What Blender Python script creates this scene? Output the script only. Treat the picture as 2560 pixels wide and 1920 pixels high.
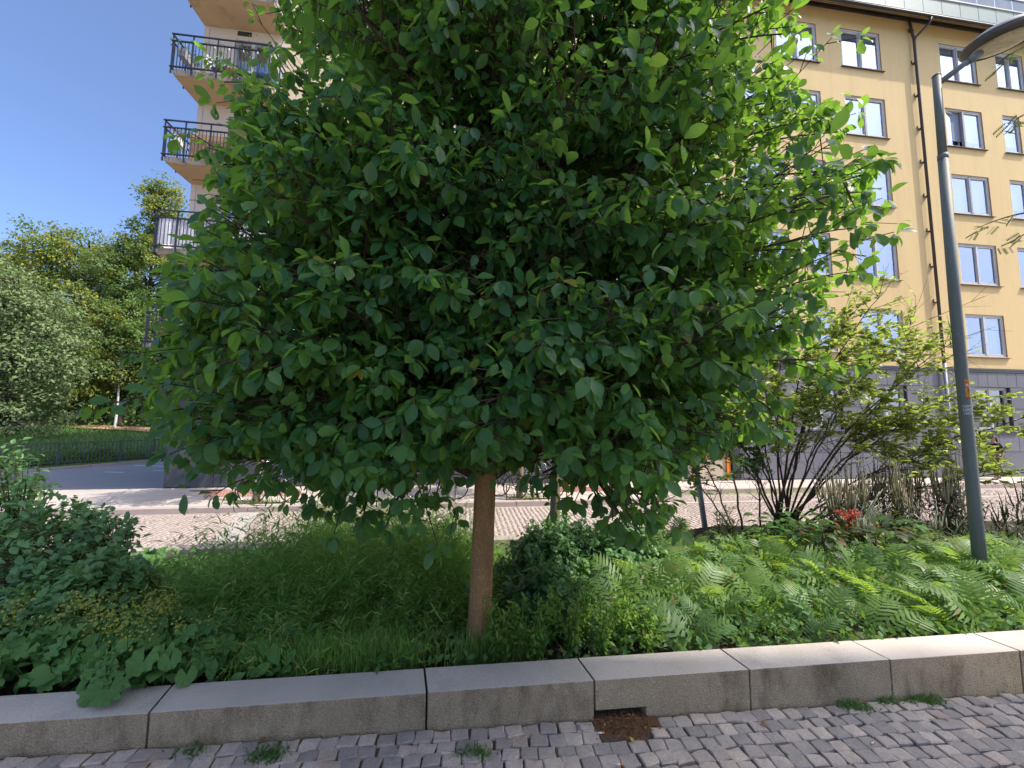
import bpy, bmesh, math, random
import numpy as np
from mathutils import Vector, Matrix, Quaternion

for o in list(bpy.data.objects):
    bpy.data.objects.remove(o)
SC = bpy.context.scene
COL = SC.collection
R_ = math.radians
# ------------------------------------------------------------------ camera
F_PX, PITCH, ROLL, EYE = 940.0, R_(5.02), R_(-0.48), 1.55
_fwd = np.array([0, math.cos(PITCH), math.sin(PITCH)])
_right = np.array([1.0, 0, 0])
_down = np.cross(_fwd, _right)
CAMM = np.array([math.cos(ROLL) * _right + math.sin(ROLL) * _down,
                 -math.sin(ROLL) * _right + math.cos(ROLL) * _down, _fwd])
CAMC = np.array([0.0, 0.0, EYE])
cam = bpy.data.cameras.new('camera')
cam.sensor_width = 36.0
cam.lens = 36.0 * F_PX / 2560.0
cam.clip_start = 0.05
cam.clip_end = 2000.0
camo = bpy.data.objects.new('camera', cam)
COL.objects.link(camo)
_m = Matrix.Identity(4)
for i in range(3):
    _m[i][0] = CAMM[0][i]
    _m[i][1] = -CAMM[1][i]
    _m[i][2] = -CAMM[2][i]
_m.translation = CAMC
camo.matrix_world = _m
SC.camera = camo
# ------------------------------------------------------------------ light
SUN_EL, SUN_AZ = R_(51.0), R_(-10.8)          # azimuth measured from +X
SUNV = np.array([math.cos(SUN_EL) * math.cos(SUN_AZ), math.cos(SUN_EL) * math.sin(SUN_AZ), math.sin(SUN_EL)])
W = bpy.data.worlds.new('World')
SC.world = W
W.use_nodes = True
wn = W.node_tree
wn.nodes.clear()
sky = wn.nodes.new('ShaderNodeTexSky')
sky.sky_type = 'NISHITA'
sky.sun_disc = False
sky.sun_elevation = SUN_EL
sky.sun_rotation = math.atan2(SUNV[0], SUNV[1])
sky.air_density = 0.6
sky.dust_density = 3.5
sky.ozone_density = 6.0
bg = wn.nodes.new('ShaderNodeBackground')
bg.inputs[1].default_value = 0.13
wo = wn.nodes.new('ShaderNodeOutputWorld')
wn.links.new(sky.outputs[0], bg.inputs[0])
wn.links.new(bg.outputs[0], wo.inputs[0])
sl = bpy.data.lights.new('sun', 'SUN')
sl.energy = 2.05
sl.angle = R_(0.53)
sl.color = (1.0, 0.93, 0.82)
so = bpy.data.objects.new('sun', sl)
COL.objects.link(so)
so.rotation_euler = Vector(SUNV).to_track_quat('Z', 'Y').to_euler()
SC.view_settings.view_transform = 'Standard'
SC.view_settings.look = 'None'
SC.view_settings.gamma = 1.0
SC.view_settings.use_curve_mapping = False
SC.view_settings.exposure = 1.62
SC.render.engine = 'CYCLES'
SC.cycles.max_bounces = 7
SC.cycles.diffuse_bounces = 3
SC.cycles.glossy_bounces = 3
SC.cycles.transmission_bounces = 4
SC.cycles.transparent_max_bounces = 8


# ------------------------------------------------------------------ pixel helpers (2560x1920 photo pixels -> world)
def ray(u, v):
    return CAMM.T @ np.array([(u - 1280) / F_PX, (v - 960) / F_PX, 1.0])


def atz(u, v, z):
    d = ray(u, v)
    return CAMC + d * ((z - EYE) / d[2])


def aty(u, v, y):
    d = ray(u, v)
    return CAMC + d * (y / d[1])


def proj(P):
    c = (np.asarray(P) - CAMC) @ CAMM.T
    w = np.where(c[..., 2:3] > 0.02, c[..., 2:3], 0.02)
    return np.concatenate([1280 + F_PX * c[..., 0:1] / w, 960 + F_PX * c[..., 1:2] / w, c[..., 2:3]], axis=-1)


# ------------------------------------------------------------------ frames
YAW = R_(7.2)
FT = np.array([math.cos(YAW), math.sin(YAW), 0.0])      # along the facades
FN = np.array([math.sin(YAW), -math.cos(YAW), 0.0])     # out of the facades, to the street
FP0 = FN * -13.06


def fw(s, d, z):
    return FP0 + FT * s + FN * d + np.array([0, 0, z])


def finv(P):
    q = np.asarray(P) - FP0
    return np.array([q @ FT, q @ FN, P[2]])


# ------------------------------------------------------------------ mesh helpers
class MB:
    def __init__(self):
        self.v, self.f, self.m, self.sm = [], [], [], []

    def add(self, vs, fs, mi=0, sm=False):
        o = len(self.v)
        self.v.extend([tuple(map(float, p)) for p in vs])
        self.f.extend([tuple(o + i for i in f) for f in fs])
        self.m.extend([mi] * len(fs))
        self.sm.extend([sm] * len(fs))
        return self

    def box(self, a, b, mi=0):
        x0, y0, z0 = a
        x1, y1, z1 = b
        return self.add([(x0, y0, z0), (x1, y0, z0), (x1, y1, z0), (x0, y1, z0), (x0, y0, z1), (x1, y0, z1), (x1, y1, z1), (x0, y1, z1)],
                        [(0, 3, 2, 1), (4, 5, 6, 7), (0, 1, 5, 4), (1, 2, 6, 5), (2, 3, 7, 6), (3, 0, 4, 7)], mi)

    def obox(self, c, ax, ay, az, mi=0):
        c, ax, ay, az = map(np.asarray, (c, ax, ay, az))
        vs = [c + i * ax + j * ay + k * az for k in (-1, 1) for j in (-1, 1) for i in (-1, 1)]
        return self.add(vs, [(0, 2, 3, 1), (4, 5, 7, 6), (0, 1, 5, 4), (1, 3, 7, 5), (3, 2, 6, 7), (2, 0, 4, 6)], mi)

    def bar(self, p, q, w, h=None, up=(0, 0, 1), mi=0):
        p, q = np.asarray(p, float), np.asarray(q, float)
        d = q - p
        L = np.linalg.norm(d)
        d = d / L
        up = np.asarray(up, float)
        if abs(d @ up) > 0.95:
            up = np.array([0, 1.0, 0])
        x = np.cross(d, up)
        x /= np.linalg.norm(x)
        y = np.cross(x, d)
        return self.obox((p + q) / 2, x * w / 2, d * L / 2, y * (h or w) / 2, mi)

    def quad(self, a, b, c, d, mi=0):
        return self.add([a, b, c, d], [(0, 1, 2, 3)], mi)

    def tube(self, pts, rad, n=6, mi=0, caps=True, sm=True):
        pts = [np.asarray(p, float) for p in pts]
        if not hasattr(rad, '__len__'):
            rad = [rad] * len(pts)
        rings = []
        t0 = pts[1] - pts[0]
        t0 /= np.linalg.norm(t0)
        a = np.cross(t0, (0, 0, 1.0) if abs(t0[2]) < 0.9 else (1.0, 0, 0))
        a /= np.linalg.norm(a)
        for i, p in enumerate(pts):
            t = pts[min(i + 1, len(pts) - 1)] - pts[max(i - 1, 0)]
            t = t / (np.linalg.norm(t) + 1e-9)
            a = a - t * (a @ t)
            a /= np.linalg.norm(a) + 1e-9
            b = np.cross(t, a)
            rings.append([p + rad[i] * (math.cos(k * 2 * math.pi / n) * a + math.sin(k * 2 * math.pi / n) * b) for k in range(n)])
        vs = [q for r in rings for q in r]
        fs = []
        for i in range(len(pts) - 1):
            for k in range(n):
                k2 = (k + 1) % n
                fs.append((i * n + k, i * n + k2, (i + 1) * n + k2, (i + 1) * n + k))
        self.add(vs, fs, mi, sm)
        if caps:
            o = len(self.v) - len(vs)
            self.f += [tuple(o + k for k in range(n))[::-1], tuple(o + (len(pts) - 1) * n + k for k in range(n))]
            self.m += [mi, mi]
            self.sm += [False, False]
        return self

    def lathe(self, prof, n=16, c=(0, 0, 0), mi=0, sm=True, sc=(1, 1)):
        vs, fs = [], []
        for r, z in prof:
            for k in range(n):
                a = 2 * math.pi * k / n
                vs.append((c[0] + r * math.cos(a) * sc[0], c[1] + r * math.sin(a) * sc[1], c[2] + z))
        for i in range(len(prof) - 1):
            for k in range(n):
                k2 = (k + 1) % n
                fs.append((i * n + k, i * n + k2, (i + 1) * n + k2, (i + 1) * n + k))
        return self.add(vs, fs, mi, sm)

    def torus(self, c, R, r, ax=(0, 1, 0), n=28, m=6, mi=0):
        ax = np.asarray(ax, float)
        u = np.cross(ax, (0, 0, 1.0) if abs(ax[2]) < 0.9 else (1.0, 0, 0))
        u /= np.linalg.norm(u)
        w = np.cross(ax, u)
        c = np.asarray(c, float)
        vs, fs = [], []
        for i in range(n):
            a = 2 * math.pi * i / n
            e = math.cos(a) * u + math.sin(a) * w
            for j in range(m):
                b = 2 * math.pi * j / m
                vs.append(c + e * (R + r * math.cos(b)) + ax * r * math.sin(b))
        for i in range(n):
            for j in range(m):
                fs.append((i * m + j, ((i + 1) % n) * m + j, ((i + 1) % n) * m + (j + 1) % m, i * m + (j + 1) % m))
        return self.add(vs, fs, mi, True)

    def mesh(self, name):
        me = bpy.data.meshes.new(name)
        me.from_pydata(self.v, [], self.f)
        me.polygons.foreach_set('material_index', self.m)
        me.polygons.foreach_set('use_smooth', self.sm)
        me.update()
        return me


def link(name, me, mats=None, parent=None, kind=None, label=None):
    if mats is not None:
        for m in (mats if isinstance(mats, (list, tuple)) else [mats]):
            me.materials.append(m)
    o = bpy.data.objects.new(name, me)
    COL.objects.link(o)
    if parent is not None:
        o.parent = parent
    if kind:
        o['kind'] = kind
    if label:
        o['label'] = label
    return o


def obj(name, mb, mats, parent=None, kind=None, label=None, bevel=0.0):
    me = mb.mesh(name)
    if bevel:
        bm = bmesh.new()
        bm.from_mesh(me)
        bmesh.ops.bevel(bm, geom=bm.edges[:], offset=bevel, segments=2, affect='EDGES', profile=0.6)
        bm.to_mesh(me)
        bm.free()
    return link(name, me, mats, parent, kind, label)


def inst(name, me, parent, loc=(0, 0, 0), rot=(0, 0, 0), scale=(1, 1, 1), mat=None):
    o = bpy.data.objects.new(name, me)
    COL.objects.link(o)
    o.parent = parent
    if mat is not None:
        o.matrix_local = mat
    else:
        o.location, o.rotation_euler, o.scale = loc, rot, scale
    return o


def tag(o, label, cat, group=None):
    o['label'], o['category'] = label, cat
    if group:
        o['group'] = group
    return o


def thing(name, label, cat, loc=(0, 0, 0), rotz=0.0, group=None):
    o = bpy.data.objects.new(name, None)
    COL.objects.link(o)
    o.location, o.rotation_euler = tuple(map(float, loc)), (0, 0, rotz)
    o.empty_display_size = 0.1
    return tag(o, label, cat, group)


def copy_tree(o, parent=None):
    c = o.copy()
    COL.objects.link(c)
    if parent is not None:
        c.parent = parent
    for ch in list(o.children):
        copy_tree(ch, c)
    return c


# ------------------------------------------------------------------ materials
def newmat(name):
    m = bpy.data.materials.new(name)
    m.use_nodes = True
    nt = m.node_tree
    nt.nodes.clear()
    out = nt.nodes.new('ShaderNodeOutputMaterial')
    return m, nt, out


def N(nt, t, **kw):
    n = nt.nodes.new(t)
    for k, v in kw.items():
        setattr(n, k, v)
    return n


def rgba(c):
    return (c[0], c[1], c[2], 1.0)


def noise(nt, pos, scale, detail=4, rough=0.55, stretch=None):
    n = N(nt, 'ShaderNodeTexNoise')
    n.inputs['Scale'].default_value = scale
    n.inputs['Detail'].default_value = detail
    n.inputs['Roughness'].default_value = rough
    if stretch is not None:
        vm = N(nt, 'ShaderNodeVectorMath', operation='MULTIPLY')
        vm.inputs[1].default_value = stretch
        nt.links.new(pos, vm.inputs[0])
        nt.links.new(vm.outputs[0], n.inputs['Vector'])
    else:
        nt.links.new(pos, n.inputs['Vector'])
    return n.outputs['Fac']


def mixc(nt, fac, a, b):
    n = N(nt, 'ShaderNodeMix', data_type='RGBA')
    if isinstance(fac, (int, float)):
        n.inputs[0].default_value = fac
    else:
        nt.links.new(fac, n.inputs[0])
    for i, c in ((6, a), (7, b)):
        if isinstance(c, tuple):
            n.inputs[i].default_value = rgba(c)
        else:
            nt.links.new(c, n.inputs[i])
    return n.outputs[2]


def ramp(nt, fac, lo, hi):
    n = N(nt, 'ShaderNodeMapRange')
    n.inputs[1].default_value, n.inputs[2].default_value = lo, hi
    nt.links.new(fac, n.inputs[0])
    return n.outputs[0]


def M(name, c1, c2=None, rough=0.8, scale=3.0, stretch=None, fine=0.25, fscale=60.0, bump=0.0, bscale=None, metal=0.0, spec=0.3,
      rnd=0.0, c3=None, c3scale=1.0, c3lo=0.55, c3hi=0.75, bdist=0.01, c3st=None):
    m, nt, out = newmat(name)
    p = N(nt, 'ShaderNodeBsdfPrincipled')
    nt.links.new(p.outputs[0], out.inputs[0])
    p.inputs['Roughness'].default_value = rough
    p.inputs['Metallic'].default_value = metal
    p.inputs['Specular IOR Level'].default_value = spec
    geo = N(nt, 'ShaderNodeNewGeometry')
    pos = geo.outputs['Position']
    c2 = c2 or tuple(x * 0.78 for x in c1)
    col = mixc(nt, ramp(nt, noise(nt, pos, scale, 5, 0.6, stretch), 0.3, 0.7), c1, c2)
    if c3:
        col = mixc(nt, ramp(nt, noise(nt, pos, c3scale, 6, 0.65, c3st), c3lo, c3hi), col, c3)
    if fine:
        f = ramp(nt, noise(nt, pos, fscale, 3, 0.7), 0.3, 0.7)
        d = N(nt, 'ShaderNodeMix', data_type='RGBA', blend_type='MULTIPLY')
        d.inputs[0].default_value = 1.0
        nt.links.new(col, d.inputs[6])
        nt.links.new(mixc(nt, f, (1 - fine,) * 3, (1 + fine,) * 3), d.inputs[7])
        col = d.outputs[2]
    if rnd:
        oi = N(nt, 'ShaderNodeObjectInfo')
        d = N(nt, 'ShaderNodeMix', data_type='RGBA', blend_type='MULTIPLY')
        d.inputs[0].default_value = 1.0
        ri = N(nt, 'ShaderNodeMath', operation='ADD')
        nt.links.new(oi.outputs['Random'], ri.inputs[0])
        nt.links.new(geo.outputs['Random Per Island'], ri.inputs[1])
        fr = N(nt, 'ShaderNodeMath', operation='FRACT')
        nt.links.new(ri.outputs[0], fr.inputs[0])
        nt.links.new(col, d.inputs[6])
        nt.links.new(mixc(nt, fr.outputs[0], (1 - rnd, 1 - rnd * 0.9, 1 - rnd * 0.75), (1 + rnd, 1 + rnd * 0.9, 1 + rnd * 0.8)), d.inputs[7])
        col = d.outputs[2]
    nt.links.new(col, p.inputs['Base Color'])
    if bump:
        b = N(nt, 'ShaderNodeBump')
        b.inputs['Strength'].default_value = bump
        b.inputs['Distance'].default_value = bdist
        nt.links.new(noise(nt, pos, bscale or fscale, 5, 0.6), b.inputs['Height'])
        nt.links.new(b.outputs[0], p.inputs['Normal'])
    return m


def leafmat(name, c1, c2, trans=0.35, tcol=(0.25, 0.45, 0.05), rough=0.45, spec=0.35, c3=None, c3p=0.04):
    m, nt, out = newmat(name)
    geo = N(nt, 'ShaderNodeNewGeometry')
    oi = N(nt, 'ShaderNodeObjectInfo')
    a = N(nt, 'ShaderNodeMath', operation='ADD')
    nt.links.new(oi.outputs['Random'], a.inputs[0])
    nt.links.new(geo.outputs['Random Per Island'], a.inputs[1])
    fr = N(nt, 'ShaderNodeMath', operation='FRACT')
    nt.links.new(a.outputs[0], fr.inputs[0])
    col = mixc(nt, fr.outputs[0], c1, c2)
    col = mixc(nt, ramp(nt, noise(nt, geo.outputs['Position'], 2.2, 3), 0.35, 0.7), col, tuple(x * 0.72 for x in c1))
    if c3:
        g = N(nt, 'ShaderNodeMath', operation='LESS_THAN')
        g.inputs[1].default_value = c3p
        nt.links.new(fr.outputs[0], g.inputs[0])
        col = mixc(nt, g.outputs[0], col, c3)
    bf = mixc(nt, geo.outputs['Backfacing'], col, mixc(nt, 0.3, col, (0.16, 0.21, 0.12)))
    p = N(nt, 'ShaderNodeBsdfPrincipled')
    p.inputs['Roughness'].default_value = rough
    p.inputs['Specular IOR Level'].default_value = spec
    nt.links.new(bf, p.inputs['Base Color'])
    t = N(nt, 'ShaderNodeBsdfTranslucent')
    tc = mixc(nt, 0.75, col, tcol)
    nt.links.new(tc, t.inputs[0])
    mx = N(nt, 'ShaderNodeMixShader')
    mx.inputs[0].default_value = trans
    nt.links.new(p.outputs[0], mx.inputs[1])
    nt.links.new(t.outputs[0], mx.inputs[2])
    nt.links.new(mx.outputs[0], out.inputs[0])
    return m


def glassmat(name, refl=0.4, tint=(0.85, 0.9, 0.92), rough=0.01):
    m, nt, out = newmat(name)
    g = N(nt, 'ShaderNodeBsdfGlossy')
    g.inputs['Roughness'].default_value = rough
    g.inputs['Color'].default_value = (0.72, 0.82, 1, 1)
    t = N(nt, 'ShaderNodeBsdfTransparent')
    t.inputs[0].default_value = rgba(tint)
    mx = N(nt, 'ShaderNodeMixShader')
    mx.inputs[0].default_value = refl
    nt.links.new(t.outputs[0], mx.inputs[1])
    nt.links.new(g.outputs[0], mx.inputs[2])
    nt.links.new(mx.outputs[0], out.inputs[0])
    return m


mt = {}
mt['yellow'] = M('yellow_render', (0.70, 0.515, 0.255), (0.665, 0.485, 0.24), 0.9, 0.5, fine=0.05, fscale=25, bump=0.12, bscale=90, c3=(0.60, 0.435, 0.22), c3scale=1.3, c3lo=0.5, c3hi=0.8, c3st=(1.4, 1.4, 0.10))
mt['cream'] = M('cream_render', (0.66, 0.54, 0.36), (0.62, 0.50, 0.33), 0.9, 0.6, fine=0.04, fscale=25, bump=0.08, bscale=90)
mt['pale'] = M('pale_wall_panel', (0.62, 0.54, 0.46), (0.58, 0.50, 0.43), 0.85, 0.7, fine=0.03, fscale=30)
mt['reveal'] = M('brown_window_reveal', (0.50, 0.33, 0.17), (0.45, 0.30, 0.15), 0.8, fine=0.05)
mt['slate'] = M('grey_stone_panel', (0.165, 0.165, 0.185), (0.14, 0.14, 0.16), 0.55, 1.6, fine=0.10, fscale=40, rnd=0.09, bump=0.05)
mt['slate2'] = M('dark_shaded_stone_panel', (0.075, 0.08, 0.09), (0.06, 0.064, 0.072), 0.6, 1.6, fine=0.10, fscale=40, rnd=0.09, bump=0.05)  # dark stone, with the tree and balcony shade put into its colour
mt['slatejoint'] = M('dark_panel_joint', (0.05, 0.05, 0.055), None, 0.9, fine=0)
mt['darkmetal'] = M('dark_painted_metal', (0.035, 0.038, 0.045), None, 0.45, fine=0.1, spec=0.5)
mt['pipe'] = M('brown_grey_pipe', (0.075, 0.062, 0.06), None, 0.5, 2, fine=0.1)
mt['framew'] = M('grey_white_window_frame', (0.58, 0.57, 0.58), (0.50, 0.50, 0.51), 0.55, 3, fine=0.05)
mt['framed'] = M('grey_window_mullion', (0.38, 0.36, 0.39), None, 0.6, fine=0.05)
mt['blind'] = M('sky_tinted_blind', (0.25, 0.29, 0.36), (0.18, 0.215, 0.275), 0.9, 1.3, (1, 1, 0.1), fine=0.03)  # blind tinted with the bluish sky that the glass reflects
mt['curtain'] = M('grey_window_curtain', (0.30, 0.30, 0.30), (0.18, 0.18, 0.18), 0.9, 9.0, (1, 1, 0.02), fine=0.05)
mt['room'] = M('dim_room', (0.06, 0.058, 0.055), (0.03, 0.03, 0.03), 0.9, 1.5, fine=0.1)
mt['glass'] = glassmat('window_glass', 0.34)
mt['glassdark'] = glassmat('door_glass', 0.25, (0.6, 0.65, 0.66))
mt['sill'] = M('dark_metal_sill', (0.10, 0.075, 0.06), None, 0.5, fine=0.05)
mt['soffit'] = M('tan_soffit', (0.50, 0.36, 0.22), (0.43, 0.30, 0.18), 0.85, 1.2, fine=0.06, c3=(0.26, 0.17, 0.10), c3scale=1.4)
mt['concrete'] = M('balcony_concrete', (0.34, 0.28, 0.22), (0.28, 0.23, 0.18), 0.9, 2.5, fine=0.12, c3=(0.20, 0.16, 0.12), c3scale=2.0)
mt['roofglass'] = M('frosted_green_glass', (0.15, 0.215, 0.19), (0.17, 0.235, 0.21), 0.5, 0.5, fine=0.0, spec=0.2)
mt['rail'] = M('black_blue_railing', (0.022, 0.026, 0.04), None, 0.45, fine=0.1, spec=0.5)
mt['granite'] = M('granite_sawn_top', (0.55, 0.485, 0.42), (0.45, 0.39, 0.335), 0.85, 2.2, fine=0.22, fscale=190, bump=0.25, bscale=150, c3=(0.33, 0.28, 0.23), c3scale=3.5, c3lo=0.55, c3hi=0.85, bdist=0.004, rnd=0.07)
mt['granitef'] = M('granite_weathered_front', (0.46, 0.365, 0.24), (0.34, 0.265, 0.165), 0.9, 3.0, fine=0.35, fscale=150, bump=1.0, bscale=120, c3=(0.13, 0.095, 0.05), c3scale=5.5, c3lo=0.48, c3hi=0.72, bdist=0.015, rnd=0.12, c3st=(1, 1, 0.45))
mt['sett'] = M('granite_sett', (0.41, 0.345, 0.285), (0.30, 0.26, 0.225), 0.8, 14, fine=0.25, fscale=160, bump=0.5, bscale=70, rnd=0.28, c3=(0.34, 0.24, 0.17), c3scale=4, bdist=0.006)
mt['settfar'] = M('street_sett', (0.37, 0.30, 0.26), (0.33, 0.27, 0.235), 0.85, 5, fine=0.10, fscale=60, rnd=0.09)
mt['jointsoil'] = M('sandy_joint', (0.15, 0.115, 0.08), (0.08, 0.062, 0.045), 1.0, 12, fine=0.4, fscale=220, bump=0.8, bscale=160)
mt['jointfar'] = M('street_joint', (0.34, 0.275, 0.238), (0.30, 0.245, 0.21), 1.0, 6, fine=0.3)
mt['paving'] = M('pale_pavement', (0.47, 0.405, 0.35), (0.41, 0.355, 0.31), 0.9, 0.9, fine=0.14, fscale=70, c3=(0.34, 0.29, 0.25), c3scale=0.7)
mt['kerb'] = M('granite_kerb', (0.40, 0.33, 0.29), (0.33, 0.27, 0.24), 0.9, 2, fine=0.2, fscale=90, rnd=0.08)
mt['strip'] = M('smooth_concrete_strip', (0.37, 0.335, 0.30), (0.33, 0.30, 0.27), 0.85, 1.2, fine=0.08)
mt['asphalt'] = M('asphalt', (0.25, 0.25, 0.26), (0.215, 0.215, 0.225), 0.9, 0.5, fine=0.2, fscale=90, c3=(0.22, 0.21, 0.215), c3scale=0.35)
mt['paint'] = M('road_paint', (0.7, 0.7, 0.7), None, 0.7, fine=0.1)
mt['rust'] = M('red_tactile_paving', (0.40, 0.17, 0.13), (0.34, 0.15, 0.12), 0.85, 4, fine=0.1)
mt['soil'] = M('dark_bed_soil', (0.035, 0.026, 0.018), (0.02, 0.016, 0.012), 1.0, 6, fine=0.4, bump=0.8, bscale=50, bdist=0.03)
mt['dirt'] = M('red_brown_dirt', (0.16, 0.085, 0.05), (0.10, 0.055, 0.035), 1.0, 25, fine=0.4, fscale=250, bump=0.8, bscale=120, bdist=0.006)
mt['earth'] = M('ochre_dirt', (0.40, 0.24, 0.13), (0.30, 0.19, 0.11), 1.0, 0.6, fine=0.2)
mt['lawn'] = M('verge_grass', (0.06, 0.11, 0.03), (0.10, 0.13, 0.04), 1.0, 0.8, fine=0.4, fscale=12, bump=1.0, bscale=8, bdist=0.1)
mt['trunk'] = M('smooth_brown_bark', (0.36, 0.205, 0.080), (0.21, 0.120, 0.050), 0.9, 11, (1, 1, 0.2), fine=0.30, fscale=80, bump=0.9, bscale=55, c3=(0.40, 0.31, 0.18), c3scale=22, c3lo=0.60, c3hi=0.70)
mt['bark2'] = M('lichen_street_bark', (0.21, 0.17, 0.11), (0.13, 0.10, 0.07), 0.95, 14, (1, 1, 0.3), fine=0.3, fscale=60, bump=0.8, bscale=40, c3=(0.32, 0.24, 0.07), c3scale=11, c3lo=0.5, c3hi=0.65)
mt['bark3'] = M('dark_bark', (0.06, 0.045, 0.035), (0.035, 0.028, 0.022), 0.95, 8, fine=0.3)
mt['stem'] = M('shrub_stem_bark', (0.10, 0.06, 0.038), (0.06, 0.04, 0.028), 0.9, 10, fine=0.25, fscale=50)
mt['limb'] = M('dark_limb_bark', (0.085, 0.055, 0.032), (0.05, 0.034, 0.022), 0.9, 10, fine=0.25, fscale=50)
mt['birch'] = M('white_birch_bark', (0.62, 0.62, 0.62), (0.42, 0.42, 0.44), 0.8, 6, (1, 1, 3), fine=0.1, c3=(0.06, 0.06, 0.06), c3scale=7, c3lo=0.66, c3hi=0.7)
mt['leafmain'] = leafmat('tree_leaf', (0.022, 0.105, 0.032), (0.100, 0.23, 0.055), 0.43, (0.40, 0.70, 0.06), 0.42, 0.4, (0.22, 0.20, 0.03), 0.012)
mt['leafback'] = leafmat('street_tree_leaf', (0.07, 0.16, 0.035), (0.10, 0.20, 0.05), 0.42, (0.28, 0.50, 0.07), 0.5)
mt['leafshrub'] = leafmat('yellow_green_leaf', (0.25, 0.33, 0.06), (0.40, 0.46, 0.11), 0.45, (0.55, 0.66, 0.11), 0.42, 0.4, (0.14, 0.20, 0.05), 0.25)
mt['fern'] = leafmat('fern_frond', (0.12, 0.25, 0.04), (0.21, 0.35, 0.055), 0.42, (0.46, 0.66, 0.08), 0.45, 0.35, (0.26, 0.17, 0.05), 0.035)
mt['fern2'] = leafmat('shaded_fern_dark_green', (0.06, 0.16, 0.04), (0.11, 0.23, 0.05), 0.36, (0.25, 0.42, 0.05), 0.5, 0.3)  # fern green darkened for shade; also the plain green of other plants
mt['grass'] = leafmat('fine_grass', (0.15, 0.34, 0.05), (0.30, 0.50, 0.10), 0.45, (0.36, 0.58, 0.08), 0.5, 0.25, (0.50, 0.56, 0.20), 0.13)
mt['mantle'] = leafmat('round_lobed_leaf', (0.11, 0.25, 0.07), (0.17, 0.33, 0.095), 0.34, (0.22, 0.42, 0.08), 0.6, 0.2)
mt['mantlef'] = leafmat('yellow_flower_spray', (0.42, 0.44, 0.07), (0.32, 0.38, 0.06), 0.3, (0.5, 0.5, 0.08), 0.7)
mt['bush'] = leafmat('dark_bush_leaf', (0.085, 0.21, 0.065), (0.15, 0.30, 0.09), 0.3, (0.2, 0.38, 0.07), 0.45, 0.4)
mt['bg1'] = leafmat('park_leaf_green', (0.10, 0.18, 0.05), (0.18, 0.26, 0.065), 0.3, (0.3, 0.4, 0.06), 0.6, 0.2)
mt['bg2'] = leafmat('park_leaf_olive', (0.20, 0.24, 0.045), (0.32, 0.33, 0.06), 0.32, (0.42, 0.4, 0.05), 0.6, 0.2)
mt['bg3'] = leafmat('park_leaf_pale', (0.17, 0.24, 0.10), (0.26, 0.33, 0.145), 0.28, (0.3, 0.38, 0.1), 0.6, 0.25)
mt['tan'] = leafmat('dry_seed_spike', (0.40, 0.34, 0.20), (0.52, 0.46, 0.29), 0.2, (0.55, 0.5, 0.3), 0.8, 0.1)
mt['palesp'] = leafmat('pale_flower_spike', (0.50, 0.52, 0.34), (0.62, 0.62, 0.44), 0.25, (0.6, 0.6, 0.4), 0.8, 0.1)
mt['darkleaf'] = leafmat('narrow_dark_leaf', (0.04, 0.065, 0.03), (0.075, 0.10, 0.04), 0.25, (0.2, 0.28, 0.06), 0.45, 0.4, (0.11, 0.05, 0.02), 0.15)
mt['redfl'] = leafmat('red_flower_head', (0.45, 0.055, 0.06), (0.52, 0.10, 0.09), 0.25, (0.6, 0.12, 0.08), 0.7, 0.2, (0.6, 0.2, 0.04), 0.2)
mt['orleaf'] = leafmat('orange_autumn_leaf', (0.35, 0.12, 0.03), (0.42, 0.20, 0.04), 0.3, (0.6, 0.25, 0.05), 0.6, 0.2)
mt['litter'] = leafmat('brown_leaf_litter', (0.16, 0.085, 0.04), (0.24, 0.13, 0.06), 0.1, (0.2, 0.1, 0.03), 0.9, 0.1, (0.35, 0.22, 0.05), 0.08)
mt['lamp'] = M('grey_green_lamp_paint', (0.165, 0.18, 0.16), (0.13, 0.142, 0.128), 0.65, 9, (1, 1, 0.12), fine=0.15, fscale=90, spec=0.5, c3=(0.25, 0.25, 0.22), c3scale=9, c3lo=0.66, c3hi=0.74)
mt['lamph'] = M('brown_grey_lamp_head', (0.11, 0.095, 0.09), None, 0.4, fine=0.05, spec=0.5)
mt['lampglass'] = M('amber_lamp_lens', (0.70, 0.60, 0.38), (0.5, 0.42, 0.25), 0.2, 14, fine=0.2, fscale=40, spec=0.6, bump=0.5, bscale=18)
mt['galv'] = M('galvanised_steel', (0.36, 0.36, 0.38), None, 0.55, fine=0.12, metal=0.15)
mt['tyre'] = M('bicycle_tyre', (0.022, 0.020, 0.020), None, 0.8, fine=0.1)
mt['chrome'] = M('bicycle_metal', (0.55, 0.55, 0.56), None, 0.25, fine=0.05, metal=0.8)
mt['blackp'] = M('black_bicycle_paint', (0.02, 0.02, 0.022), None, 0.3, fine=0.05, spec=0.5)
mt['silverp'] = M('silver_bicycle_paint', (0.42, 0.43, 0.46), None, 0.3, fine=0.05, spec=0.5)
mt['rackm'] = M('rusty_rack', (0.14, 0.08, 0.055), None, 0.7, fine=0.2)
mt['orange'] = M('orange_entrance_paint', (0.75, 0.26, 0.03), (0.68, 0.23, 0.03), 0.55, 2, fine=0.05)
mt['beige'] = M('beige_door_panel', (0.50, 0.42, 0.30), (0.45, 0.37, 0.27), 0.8, 2, fine=0.08)
mt['bamboo'] = M('brown_wood_slats', (0.42, 0.28, 0.15), (0.33, 0.21, 0.11), 0.8, 6, (1, 1, 0.1), fine=0.1, rnd=0.15)
mt['cloth'] = M('white_balcony_cloth', (0.66, 0.65, 0.66), (0.58, 0.57, 0.60), 0.9, 3, fine=0.04, bump=0.2, bscale=9, bdist=0.03)
mt['terra'] = M('terracotta', (0.50, 0.22, 0.13), (0.44, 0.20, 0.12), 0.85, 4, fine=0.08)
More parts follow.
